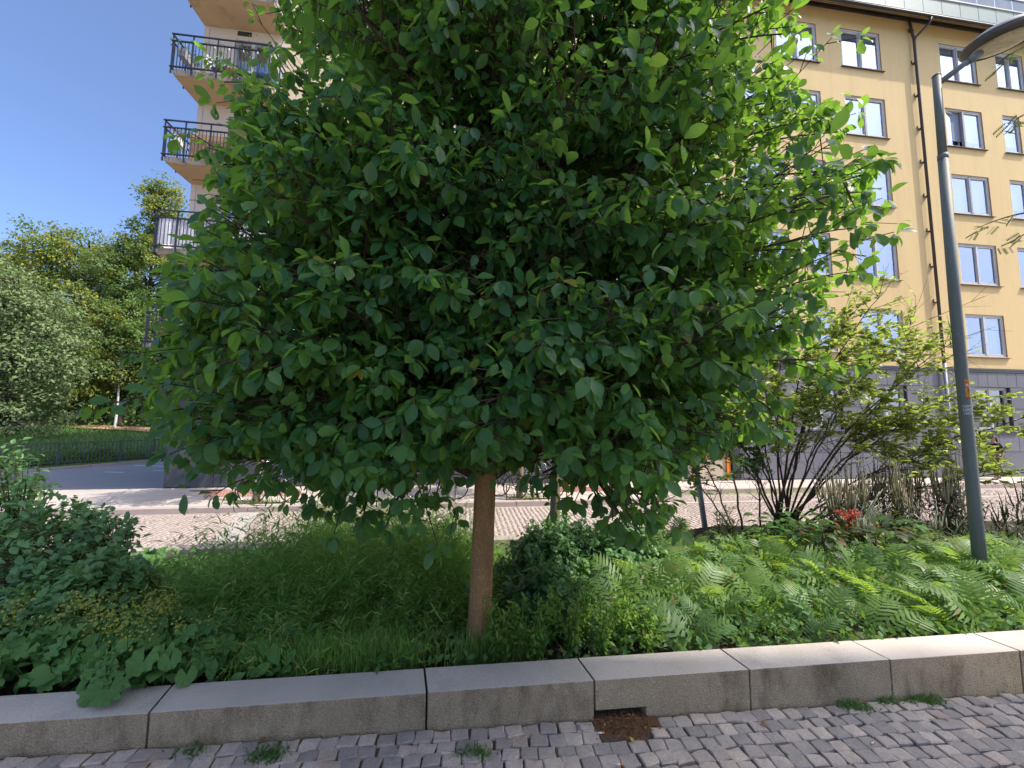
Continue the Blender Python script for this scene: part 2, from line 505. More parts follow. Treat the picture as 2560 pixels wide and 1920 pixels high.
mt['white'] = M('white_plastic', (0.7, 0.7, 0.7), None, 0.5, fine=0.03)
mt['greyf'] = M('grey_planter_fabric', (0.30, 0.30, 0.33), None, 0.9, fine=0.1)
mt['wicker'] = M('dark_wicker', (0.07, 0.055, 0.05), (0.05, 0.04, 0.035), 0.8, 30, fine=0.3)
mt['bluec'] = M('blue_fabric', (0.05, 0.16, 0.36), None, 0.9, fine=0.1)
mt['deck'] = M('weathered_deck_wood', (0.36, 0.27, 0.20), (0.28, 0.21, 0.16), 0.85, 7, (0.3, 6, 6), fine=0.15, rnd=0.12)
mt['skin'] = M('skin', (0.46, 0.26, 0.18), None, 0.6, fine=0.03)
mt['tee'] = M('black_tshirt', (0.016, 0.016, 0.018), None, 0.9, fine=0.1)
mt['trous'] = M('black_trousers', (0.02, 0.02, 0.024), None, 0.9, fine=0.1)
mt['hair'] = M('black_hair', (0.012, 0.009, 0.008), None, 0.5, fine=0.2)
mt['shoe'] = M('dark_shoe', (0.05, 0.035, 0.03), None, 0.7, fine=0.1)
mt['stickr'] = M('red_sticker', (0.55, 0.09, 0.04), (0.6, 0.22, 0.05), 0.5, 40, fine=0.1)
mt['stickw'] = M('white_sticker', (0.62, 0.62, 0.58), None, 0.6, fine=0.1)
mt['ink'] = M('sticker_ink', (0.02, 0.02, 0.02), None, 0.6, fine=0)
mt['stickyl'] = M('sticker_yellow', (0.65, 0.42, 0.05), None, 0.6, fine=0)
mt['shadewall'] = M('shade_house_render', (0.62, 0.58, 0.52), None, 0.9, 0.6, fine=0.05)
mt['steel'] = M('fence_steel', (0.10, 0.12, 0.12), None, 0.5, fine=0.1)
mt['cloud'] = None
rng = np.random.default_rng(7)
rnd = random.Random(5)


# ------------------------------------------------------------------ foliage machinery
def leaf_tmpl(L=0.1, Wd=0.055, n=4, tip=0.35, fold=0.25, curl=0.25, ob=0.6, petiole=0.12, wav=0.0, seed=0):
    """x along the leaf, z its upper side; ob>0.5 = widest beyond the middle"""
    r = np.random.default_rng(seed)
    xs = np.linspace(0, 1, n + 1)
    vs, fs = [], []
    for i, x in enumerate(xs):
        k = math.log(0.5) / math.log(ob)
        w = math.sin(math.pi * min(x ** k, 1.0)) ** 0.8 * Wd / 2 if 0 < x < 1 else 0.0
        X = petiole * L + x * L * (1 - petiole)
        zc = -curl * L * x * x + wav * L * math.sin(5 * x + seed)
        if i == 0 or i == n:
            vs.append((X, 0, zc))
        else:
            j = 1 + 0.06 * r.standard_normal()
            vs += [(X, -w * j, zc + fold * w * j), (X, 0, zc), (X, w, zc + fold * w)]
    idx = [0] + [1 + 3 * (i - 1) for i in range(1, n)] + [1 + 3 * (n - 1)]
    for i in range(n):
        if i == 0:
            b = idx[1]
            fs += [(0, b, b + 1), (0, b + 1, b + 2)]
        elif i == n - 1:
            a, e = idx[i], idx[n]
            fs += [(a, e, a + 1), (a + 1, e, a + 2)]
        else:
            a, b = idx[i], idx[i + 1]
            fs += [(a, b, b + 1, a + 1), (a + 1, b + 1, b + 2, a + 2)]
    return np.array(vs), fs


def frames(D, UP):
    D = D / (np.linalg.norm(D, axis=1, keepdims=True) + 1e-9)
    Z = UP - D * np.sum(D * UP, axis=1, keepdims=True)
    Z = Z / (np.linalg.norm(Z, axis=1, keepdims=True) + 1e-9)
    Y = np.cross(Z, D)
    return np.stack([D, Y, Z], axis=2)      # columns


def scatter_mesh(name, tm, P, Fm, S, which=None):
    """join copies of the templates tm at P with frames Fm and scales S into one mesh"""
    which = np.zeros(len(P), int) if which is None else which
    VV, loops, starts, tot = [], [], [], []
    vo = 0
    for k, (tv, tf) in enumerate(tm):
        sel = np.nonzero(which == k)[0]
        if not len(sel):
            continue
        V = np.einsum('nij,vj->nvi', Fm[sel] * S[sel][:, None, None], tv) + P[sel][:, None, :]
        nv = len(tv)
        VV.append(V.reshape(-1, 3))
        fl = np.concatenate([np.array(f) for f in tf])
        ft = np.array([len(f) for f in tf])
        off = vo + np.arange(len(sel)) * nv
        loops.append((fl[None, :] + off[:, None]).reshape(-1))
        tot.append(np.tile(ft, len(sel)))
        vo += nv * len(sel)
    VV, loops, tot = np.concatenate(VV), np.concatenate(loops), np.concatenate(tot)
    me = bpy.data.meshes.new(name)
    me.vertices.add(len(VV))
    me.vertices.foreach_set('co', VV.astype(np.float32).ravel())
    me.loops.add(len(loops))
    me.loops.foreach_set('vertex_index', loops.astype(np.int32))
    me.polygons.add(len(tot))
    me.polygons.foreach_set('loop_start', np.concatenate([[0], np.cumsum(tot)[:-1]]).astype(np.int32))
    me.polygons.foreach_set('loop_total', tot.astype(np.int32))
    me.update(calc_edges=True)
    me.polygons.foreach_set('use_smooth', np.ones(len(tot), bool))
    return me


def tmpl_mesh(name, t, mat):
    me = bpy.data.meshes.new(name)
    me.from_pydata([tuple(map(float, v)) for v in t[0]], [], [tuple(map(int, f)) for f in t[1]])
    me.polygons.foreach_set('use_smooth', [True] * len(me.polygons))
    me.materials.append(mat)
    me.update()
    return me


def foliage(parent, base, tm, P, Fm, S, mat, n_parts=0, part='leaf', stuff='foliage', in_frame=True):
    """P in world; the n_parts leaves that show largest become objects, the rest one stuff part"""
    P = np.asarray(P)
    which = rng.integers(0, len(tm), len(P))
    base = np.asarray(base, float)
    chosen = np.zeros(len(P), bool)
    if n_parts:
        q = proj(P)
        ok = (q[:, 0] > 0) & (q[:, 0] < 2560) & (q[:, 1] > 0) & (q[:, 1] < 1920)
        size = np.where(ok, S / np.maximum(q[:, 2], 0.1), 0)
        chosen[np.argsort(-size)[:n_parts]] = True
        chosen &= ok
        mes = [tmpl_mesh(part, t, mat) for t in tm]
        for i in np.nonzero(chosen)[0]:
            m4 = Matrix([[*(Fm[i][r] * S[i]), P[i][r] - base[r]] for r in range(3)] + [[0, 0, 0, 1]])
            inst(part, mes[which[i]], parent, mat=m4)
    k = ~chosen
    if k.any():
        me = scatter_mesh(stuff, tm, P[k] - base, Fm[k], S[k], which[k])
        link(stuff, me, mat, parent, kind='stuff')


def bezier(p, c, q, n):
    t = np.linspace(0, 1, n)[:, None]
    return (1 - t) ** 2 * p + 2 * t * (1 - t) * c + t * t * q


def unit(v):
    v = np.asarray(v, float)
    return v / (np.linalg.norm(v) + 1e-9)


def inpoly(x, y, poly):
    poly = np.asarray(poly, float)
    ins = np.zeros(len(x), bool)
    j = len(poly) - 1
    for i in range(len(poly)):
        xi, yi = poly[i]
        xj, yj = poly[j]
        c = ((yi > y) != (yj > y)) & (x < (xj - xi) * (y - yi) / (yj - yi + 1e-9) + xi)
        ins ^= c
        j = i
    return ins


# ================================================================== SETTING
def sheet(name, pts, z, mat, kind='structure'):
    mb = MB()
    mb.add([(p[0], p[1], z) for p in pts], [tuple(range(len(pts)))])
    o = obj(name, mb, mat)
    o['kind'] = kind
    return o


def fpts(l):
    return [tuple(fw(s, d, 0)[:2]) for s, d in l]


Z_ST, Z_SW, Z_AS = -0.84, -0.72, -0.80


def gz(x, y):                      # the near paved path
    return -0.002 - 0.018 * np.clip(x, -6, 8)


WA = np.array([-1.65, 1.86])       # two points on the top front edge of the near wall
WDIR = np.array([3.0, 0.335]) / math.hypot(3.0, 0.335)
WNRM = np.array([-WDIR[1], WDIR[0]])
Z_WT = 0.18


def wall_y(x):
    return WA[1] + (x - WA[0]) * WDIR[1] / WDIR[0]


def soil_z(x, y):
    k = 0.195 - 0.105 * np.clip((np.asarray(x) + 0.5) / 4.0, 0, 1)
    return np.clip(0.12 - k * np.clip(np.asarray(y) - 2.15, -1, 6), -0.75, 0.11)


g = sheet('ground', [(-300, -300), (300, -300), (300, 300), (-300, 300)], -1.15, mt['lawn'])
# sheet of the near paved path (tilted), below its stones
mb = MB()
xs = np.linspace(-8, 10, 19)
for i in range(18):
    a, b = xs[i], xs[i + 1]
    mb.add([(a, 0.6, gz(a, 0) - 0.005), (b, 0.6, gz(b, 0) - 0.005), (b, wall_y(b) + 0.12, gz(b, 0) - 0.005), (a, wall_y(a) + 0.12, gz(a, 0) - 0.005)], [(0, 1, 2, 3)])
sheet('bounce_plaza', [(-40, -60), (40, -60), (40, 0.62), (-40, 0.62)], -0.16, mt['paving'])  # unseen paving behind the camera, spread wide and pale to bounce light
path = obj('path', mb, mt['jointsoil'], kind='structure')
# soil of the bed
mb = MB()
nx, ny = 64, 30
gx, gy = np.linspace(-9, 12, nx), np.linspace(0, 1, ny)
vs = []
for j in range(ny):
    for i in range(nx):
        y0 = wall_y(gx[i]) + 0.1
        y1 = 5.72 + (gx[i] + 4) * 0.125
        y = y0 + (y1 - y0) * gy[j]
        vs.append((gx[i], y, float(soil_z(gx[i], y)) + 0.03 * math.sin(gx[i] * 7 + j) * math.sin(y * 9)))
mb.add(vs, [(j * nx + i, j * nx + i + 1, (j + 1) * nx + i + 1, (j + 1) * nx + i) for j in range(ny - 1) for i in range(nx - 1)], 0, True)
soil = obj('soil', mb, mt['soil'], kind='structure')

street = sheet('street', fpts([(-45, 2.8), (-45, 9.5), (45, 9.5), (45, 1.6), (6.9, 1.6), (5.5, 2.8)]), Z_ST - 0.008, mt['jointfar'])
side_road = sheet('side_road', fpts([(-60, 0.02), (-9.15, 0.02), (-9.15, -60), (-60, -60)]), Z_AS, mt['asphalt'])
mb = MB()
for a, b in (((-16.4, 15.45), (-15.6, 15.4)), ((-17.2, 17.4), (-14.4, 17.15)), ((-14.9, 15.9), (-13.4, 16.3))):
    a, b = np.array(a), np.array(b)
    n_ = unit(np.array([-(b - a)[1], (b - a)[0]])) * 0.05
    mb.add([(*(a - n_), Z_AS + 0.004), (*(b - n_), Z_AS + 0.004), (*(b + n_), Z_AS + 0.004), (*(a + n_), Z_AS + 0.004)], [(0, 1, 2, 3)])
obj('road_marking', mb, mt['paint'], side_road)
# pavement in front of the houses: slabs with dark joints, its kerb stones, the tactile strip
mb = MB()
pv = MB()


def slab_poly(mbx, poly, z0, z1):
    n_ = len(poly)
    mbx.add([(*p, z0) for p in poly] + [(*p, z1) for p in poly],
            [tuple(range(n_, 2 * n_))] + [(i, (i + 1) % n_, n_ + (i + 1) % n_, n_ + i) for i in range(n_)])


pavement = sheet('pavement', fpts([(-45, 0.02), (-45, 2.66), (5.45, 2.66), (6.85, 1.46), (45, 1.46), (45, 0.02)]), Z_SW - 0.012, mt['jointfar'])
cuts = [-45, -30, -22, -17.5, -14.6, -11.9, -9.45, -7.0, -4.4, -1.7, 1.0, 3.2, 5.4]
for i in range(len(cuts) - 1):
    a, b = cuts[i] + 0.015, cuts[i + 1] - 0.015
    sk = 0.5
    for d0, d1 in ((0.03, 1.18), (1.2, 2.64)):
        m_ = MB()
        slab_poly(m_, fpts([(a + sk * (d0 - 1.2), d0), (a + sk * (d1 - 1.2), d1), (b + sk * (d1 - 1.2), d1), (b + sk * (d0 - 1.2), d0)]), Z_SW - 0.1, Z_SW)
        obj('paving_slab', m_, mt['paving'], pavement)
cuts = [5.4, 7.2, 10.2, 13.0, 16, 19, 22, 25.5, 30, 45]
for i in range(len(cuts) - 1):
    a, b = cuts[i] + 0.015, cuts[i + 1] - 0.015
    m_ = MB()
    d1 = 1.44
    sk = 0.5
    slab_poly(m_, fpts([(a - .6, 0.03), (a + .1, d1), (b + .1, d1), (b - .6, 0.03)]), Z_SW - 0.1, Z_SW)
    obj('paving_slab', m_, mt['paving'], pavement)


def kerbrow(s0, d0, s1, d1, step=1.35):
    L = math.hypot(s1 - s0, d1 - d0)
    n_ = max(1, round(L / step))
    u = np.array([s1 - s0, d1 - d0]) / L
    w = np.array([-u[1], u[0]]) * 0.07
    for i in range(n_):
        a = np.array([s0, d0]) + u * (L * i / n_ + 0.006)
        b = np.array([s0, d0]) + u * (L * (i + 1) / n_ - 0.006)
        m_ = MB()
        slab_poly(m_, fpts([a - w, b - w, b + w, a + w]), Z_ST - 0.1, Z_SW + rnd.uniform(0, 0.008))
        obj('kerb_stone', m_, mt['kerb'], pavement, bevel=0.008)


kerbrow(-24, 2.74, 5.45, 2.74)
kerbrow(5.5, 2.7, 6.9, 1.56, 0.9)
kerbrow(6.95, 1.53, 32, 1.53)
# flush band of pale stones that carries the kerb line on past the parking bay
mb = MB()
for i in range(22):
    slab_poly(mb, fpts([(5.7 + i * 1.1, 2.78), (6.78 + i * 1.1, 2.78), (6.78 + i * 1.1, 2.95), (5.7 + i * 1.1, 2.95)]), Z_ST - 0.05, Z_ST + 0.012)
obj('flush_kerb', mb, mt['kerb'], street)
# smooth crossing strip and its short stub
mb = MB()
slab_poly(mb, fpts([(-5.42, 2.86), (-4.98, 2.86), (-4.05, 5.35), (-4.52, 5.35)]), Z_ST - 0.05, Z_ST + 0.009)
slab_poly(mb, fpts([(-4.72, 5.4), (-3.85, 5.4), (-3.3, 6.6), (-4.4, 6.6)]), Z_ST - 0.05, Z_ST + 0.009)
obj('crossing_strip', mb, mt['strip'], street)
# ribbed red plates set in the pavement
for s0, s1, d0, d1 in ((-7.55, -4.9, 0.55, 1.5), (2.6, 5.1, 0.9, 1.6)):
    m_ = MB()
    nrib = int((s1 - s0) / 0.075)
    for i in range(nrib):
        a = s0 + i * 0.075
        sk = 0.5
        slab_poly(m_, fpts([(a, d0), (a + 0.05, d0), (a + 0.05 + sk * (d1 - d0), d1), (a + sk * (d1 - d0), d1)]), Z_SW, Z_SW + 0.014)
    obj('tactile_plate', m_, mt['rust'], pavement)
# street setts in arcs (small: one stuff part)
sv, sf = [], []
r_ = np.random.default_rng(3)
PIT = 0.115
acc = []
for bay in range(-14, 26):                    # segmental arcs, bays 1.25 m wide running across the street
    s0 = bay * 1.25
    for row in range(-6, 62):
        for k in range(11):
            x = (k + 0.5) * 1.25 / 11 - 0.625
            s_ = s0 + x + r_.normal(0, 0.006)
            d_ = 2.9 + row * PIT - 0.55 * (x / 0.625) ** 2 * 0.625 + r_.normal(0, 0.012)
            lim = 2.95 if s_ < 5.9 else (1.68 if s_ > 7.0 else 2.9 - (s_ - 5.6))
            if lim < d_ < 7.4 and not (-5.5 + (d_ - 2.86) * .37 < s_ < -4.9 + (d_ - 2.86) * .37) and not (s_ > 5.6 and 2.74 < d_ < 3.0):
                acc.append((s_, d_, 1.35 * x))
acc = np.array(acc)
hw = 0.047
cs = np.array([(-1, -1), (1, -1), (1, 1), (-1, 1)], float)
n_ = len(acc)
ang = -acc[:, 2] * 0.9 + r_.normal(0, 0.06, n_)
ca, sa = np.cos(ang), np.sin(ang)
V = np.zeros((n_, 8, 3))
for c in range(4):
    for top in (0, 1):
        k = (hw * (0.93 if top else 1.0)) * (1 + r_.normal(0, 0.07, n_))
        lx, ly = cs[c, 0] * k, cs[c, 1] * k
        s_ = acc[:, 0] + lx * ca - ly * sa
        d_ = acc[:, 1] + lx * sa + ly * ca
        V[:, c + 4 * top] = FP0 + s_[:, None] * FT + d_[:, None] * FN
        V[:, c + 4 * top, 2] = (Z_ST + r_.normal(0, 0.003, n_)) if top else Z_ST - 0.04
st = (np.array(V[0]), [(4, 7, 6, 5), (0, 4, 5, 1), (1, 5, 6, 2), (2, 6, 7, 3), (3, 7, 4, 0)])
fl = np.array([f for f in st[1]]).ravel()
loops = (fl[None] + 8 * np.arange(n_)[:, None]).ravel()
me = bpy.data.meshes.new('street_setts')
me.vertices.add(8 * n_)
me.vertices.foreach_set('co', V.astype(np.float32).ravel())
me.loops.add(len(loops))
me.loops.foreach_set('vertex_index', loops.astype(np.int32))
me.polygons.add(5 * n_)
me.polygons.foreach_set('loop_start', (4 * np.arange(5 * n_)).astype(np.int32))
me.polygons.foreach_set('loop_total', np.full(5 * n_, 4, np.int32))
me.update(calc_edges=True)
link('street_sett', me, mt['settfar'], street, kind='stuff')

# near path: granite setts
variants = []
for k in range(14):
    m_ = MB()
    r2 = random.Random(k)
    w, l = 0.0422, 0.0328
    base = []
    for sx, sy in ((-1, -1), (0, -1.06), (1, -1), (1.04, 0), (1, 1), (0, 1.06), (-1, 1), (-1.04, 0)):
        base.append((sx * w * r2.uniform(0.86, 1.05), sy * l * r2.uniform(0.84, 1.06)))
    vs = [(x, y, -0.03) for x, y in base] + [(x, y, 0.004) for x, y in base] + [(x * 0.88, y * 0.86, 0.008 + r2.uniform(-0.002, 0.002)) for x, y in base] + [(0, 0, 0.0095)]
    fs = [(i, (i + 1) % 8, 8 + (i + 1) % 8, 8 + i) for i in range(8)] + [(8 + i, 8 + (i + 1) % 8, 16 + (i + 1) % 8, 16 + i) for i in range(8)] + [(16 + i, 16 + (i + 1) % 8, 24) for i in range(8)]
    m_.add(vs, fs, 0, True)
    variants.append((np.array(vs), fs))
PS, FS_, SS = [], [], []
r_ = np.random.default_rng(11)
for row in range(0, 34):
    off = r_.uniform(0, 0.088)
    for k in range(-50, 70):
        a = k * 0.088 + off + r_.normal(0, 0.003)
        bow = 0.014 * math.sin(a * 1.7 + 0.4) + 0.02 * math.sin(a * 0.8)
        b = -0.045 - row * 0.0685 + bow * min(1, row / 4) + r_.normal(0, 0.003)
        q = WA + WDIR * a + WNRM * b
        if -5.5 < q[0] < 7 and q[1] > 0.9:
            if row < 2 and 0.43 < q[0] < 0.74:
                continue
            PS.append((q[0], q[1], gz(q[0], q[1]) + r_.normal(0, 0.0025)))
            an = math.atan2(WDIR[1], WDIR[0]) + r_.normal(0, 0.07) + 0.05 * math.sin(a * 2.1 + row)
            tx, ty = r_.normal(0, 0.03, 2)
            Mx = Matrix.Rotation(an, 3, 'Z') @ Matrix.Rotation(tx, 3, 'X') @ Matrix.Rotation(ty, 3, 'Y')
            FS_.append(np.array(Mx))
            SS.append(r_.uniform(0.95, 1.06))
foliage(path, (0, 0, 0), variants, np.array(PS), np.array(FS_), np.array(SS), mt['sett'], 290, 'cobblestone', 'cobblestones')
for c in path.children:
    for p in c.data.polygons:
        p.use_smooth = False
# crumbs of dirt in front of the drain slot, weeds in the joints come later

# ------------------------------------------------------------------ near planter wall
pw = thing('planter_wall', 'low granite block wall edging the flower bed beside the cobbled path', 'wall', (0, 0, 0))
joints = [-6.2, -4.9, -3.2, -1.66, -0.41, 0.445, 1.315, 2.185, 3.06, 3.93, 5.2, 6.5]
DEP = 0.19
for i in range(len(joints) - 1):
    x0, x1 = joints[i] + 0.005, joints[i + 1] - 0.005
    a0, a1 = (x0 - WA[0]) / WDIR[0], (x1 - WA[0]) / WDIR[0]
    m_ = MB()
    bot = -0.16

    def wp(a, b, z):
        q = WA + WDIR * a + WNRM * b
        return (q[0], q[1], z)
    skew = 0.035
    dz = rnd.uniform(-0.003, 0.003)
    if i == 5:           # the block with the drain slot in its lower corner
        sa, sz = a0 + 0.275, 0.035
        prof = [(a0, sz), (sa, sz), (sa, bot), (a1, bot), (a1, Z_WT), (a0, Z_WT)]
        fr = [wp(a, 0, z) for a, z in prof]
        bk = [wp(a - skew, DEP, z) for a, z in prof]
        m_.add(fr + bk, [(0, 1, 5), (1, 4, 5), (1, 2, 3, 4), (11, 7, 6), (11, 10, 7), (10, 9, 8, 7)] + [(k, k + 6, (k + 1) % 6 + 6, (k + 1) % 6) for k in range(6)])
        me_ = m_
        o = obj('granite_block', m_, [mt['granite'], mt['granitef']], pw, label='granite block with a square drain slot at its lower corner')
    else:
        m_.add([wp(a0, 0, bot), wp(a1, 0, bot), wp(a1 - skew, DEP, bot), wp(a0 - skew, DEP, bot),
                wp(a0, 0, Z_WT + dz), wp(a1, 0, Z_WT + dz), wp(a1 - skew, DEP, Z_WT + dz), wp(a0 - skew, DEP, Z_WT + dz)],
               [(0, 3, 2, 1), (4, 5, 6, 7), (0, 1, 5, 4), (1, 2, 6, 5), (2, 3, 7, 6), (3, 0, 4, 7)])
        o = obj('granite_block', m_, [mt['granite'], mt['granitef']], pw, bevel=0.004)
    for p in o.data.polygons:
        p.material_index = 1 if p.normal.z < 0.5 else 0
# back of the slot and its dirt
m_ = MB()
m_.add([wp(0, 0, 0)] * 0, [])
q0, q1 = [(j - WA[0]) / WDIR[0] for j in (0.44, 0.76)]
m_.box((0, 0, 0), (0, 0, 0)) if False else None
m_.add([wp(q0, 0.17, -0.12), wp(q1, 0.17, -0.12), wp(q1, 0.17, 0.06), wp(q0, 0.17, 0.06)], [(0, 1, 2, 3)])
obj('slot_back', m_, mt['soil'], pw)

# far planter wall
fwl = thing('planter_wall', 'pale low granite wall on the street side of the flower bed', 'wall', (0, 0, 0))
A0, A1 = np.array([-5.09, 5.59]), np.array([-0.74, 6.12])
fd = unit(A1 - A0)
fn = np.array([-fd[1], fd[0]])
for i in range(-3, 5):
    a, b = i * 2.05 - 0.1, i * 2.05 + 1.94
    m_ = MB()
    P = lambda a_, b_, z_: (*(A0 + fd * a_ + fn * b_), z_)
    m_.add([P(a, 0, -1.0), P(b, 0, -1.0), P(b, .22, -1.0), P(a, .22, -1.0), P(a, 0, -.4), P(b, 0, -.4), P(b, .22, -.4), P(a, .22, -.4)],
           [(0, 3, 2, 1), (4, 5, 6, 7), (0, 1, 5, 4), (1, 2, 6, 5), (2, 3, 7, 6), (3, 0, 4, 7)])
    obj('granite_block', m_, mt['kerb'], fwl, bevel=0.008)

# ------------------------------------------------------------------ park beyond the side road
VL = [(-27.5, 1.5), (-23.2, 8.0), (-19.64, 14.71), (-17.4, 19.1), (-11.5, 30.5), (-6, 42)]
mb = MB()
rows = []
for k, (x, y) in enumerate(VL):
    nrm = unit(np.array([-0.89, 0.45]))
    rows.append([(x + nrm[0] * t, y + nrm[1] * t, z) for t, z in ((0, Z_AS + .09), (1.2, -.72), (4, -.55), (9, 0.0), (14, 0.5), (22, 1.5), (40, 4.0), (90, 8.0))])
nc = 8
mb.add([p for r in rows for p in r], [(i * nc + j, (i + 1) * nc + j, (i + 1) * nc + j + 1, i * nc + j + 1) for i in range(len(rows) - 1) for j in range(nc - 1)], 0, True)
hill = obj('hill', mb, mt['lawn'], kind='structure')
mb = MB()
for i in range(len(VL) - 1):
    a, b = np.array(VL[i]), np.array(VL[i + 1])
    L = np.linalg.norm(b - a)
    u = (b - a) / L
    n2 = np.array([-u[1], u[0]]) * 0.16
    for j in range(int(L / 1.2)):
        p, q = a + u * (j * 1.2), a + u * (j * 1.2 + 1.18)
        slab_poly(mb, [p + n2 * 0.2, q + n2 * 0.2, q - n2, p - n2], Z_AS - .05, Z_AS + .11)
obj('kerb', mb, mt['kerb'], kind='structure')
mb = MB()
pp = [(-34, 24.5), (-30.5, 26.2), (-27.0, 27.6), (-23.5, 28.4), (-20.0, 30.5)]
mb.add([(x, y - .9, 0.0) for x, y in pp] + [(x, y + 1.4, 0.0) for x, y in pp], [(i, i + 1, 6 + i, 5 + i) for i in range(4)])
nrm = unit(np.array([-0.89, 0.45]))
for k in range(len(mb.v)):        # drape over the hill: distance from the verge line
    x, y, z = mb.v[k]
    t = float((np.array([x, y]) - np.array([-19.64, 14.71])) @ np.array([-0.89, 0.45]))
    zz = np.interp(t, [0, 1.2, 4, 9, 14, 22, 40, 90], [Z_AS + .09, -.72, -.55, 0, .5, 1.5, 4, 8])
    mb.v[k] = (x, y, float(zz) + .10)
obj('dirt_path', mb, mt['earth'], kind='structure')
HZ = lambda x, y: float(np.interp((np.array([x, y]) - np.array([-19.64, 14.71])) @ np.array([-0.89, 0.45]), [0, 1.2, 4, 9, 14, 22, 40, 90], [Z_AS + .09, -.72, -.55, 0, .5, 1.5, 4, 8]))
# park fence
FV = [(-24.6, 7.2), (-20.75, 14.9), (-18.45, 19.6), (-13.2, 30.0)]
fence = thing('park_fence', 'long green steel railing with thin bars along the park edge', 'fence', (-20.75, 14.9, -0.75))
B0 = np.array([-20.75, 14.9, -0.75])
rl, bl = MB(), MB()
for i in range(3):
    a, b = np.array(FV[i]), np.array(FV[i + 1])
    L = np.linalg.norm(b - a)
    pa, pb = np.array([*a, HZ(*a)]), np.array([*b, HZ(*b)])
    for h in (0.12, 0.95):
        rl.bar(pa + (0, 0, h) - B0, pb + (0, 0, h) - B0, 0.045)
    for k in range(int(L / 2.0) + 1):
        p = pa + (pb - pa) * (k * 2.0 / L)
        pm = MB()
        pm.bar(p - B0 - (0, 0, .1), p - B0 + (0, 0, 1.0), 0.06, up=(0, 1, 0))
        obj('post', pm, mt['steel'], fence)
    for k in range(int(L / 0.13)):
        p = pa + (pb - pa) * ((k + .5) * 0.13 / L)
        bl.bar(p - B0 + (0, 0, .12), p - B0 + (0, 0, .95), 0.022, up=(0, 1, 0))
obj('rail', rl, mt['steel'], fence)
obj('bars', bl, mt['steel'], fence, kind='stuff')

# ================================================================== BUILDINGS (local axes: x = s along the facade, -y = out to the street)


def wall_holes(mb, s0, s1, z0, z1, holes, y=0.0, mi=0, mr=1, dep=0.08):
    S = sorted(set([s0, s1] + [h[0] for h in holes] + [h[1] for h in holes]))
    Z = sorted(set([z0, z1] + [h[2] for h in holes] + [h[3] for h in holes]))
    S = [s for s in S if s0 <= s <= s1]
    Z = [z for z in Z if z0 <= z <= z1]
    for i in range(len(S) - 1):
        for j in range(len(Z) - 1):
            cs_, cz_ = (S[i] + S[i + 1]) / 2, (Z[j] + Z[j + 1]) / 2
            if not any(h[0] < cs_ < h[1] and h[2] < cz_ < h[3] for h in holes):
                mb.add([(S[i], y, Z[j]), (S[i + 1], y, Z[j]), (S[i + 1], y, Z[j + 1]), (S[i], y, Z[j + 1])], [(0, 1, 2, 3)], mi)
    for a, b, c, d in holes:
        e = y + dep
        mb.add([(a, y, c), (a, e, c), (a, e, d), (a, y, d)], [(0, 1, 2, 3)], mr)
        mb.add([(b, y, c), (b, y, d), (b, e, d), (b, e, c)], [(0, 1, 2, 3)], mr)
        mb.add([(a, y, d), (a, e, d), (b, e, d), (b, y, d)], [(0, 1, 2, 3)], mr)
        mb.add([(a, y, c), (b, y, c), (b, e, c), (a, e, c)], [(0, 1, 2, 3)], mr)


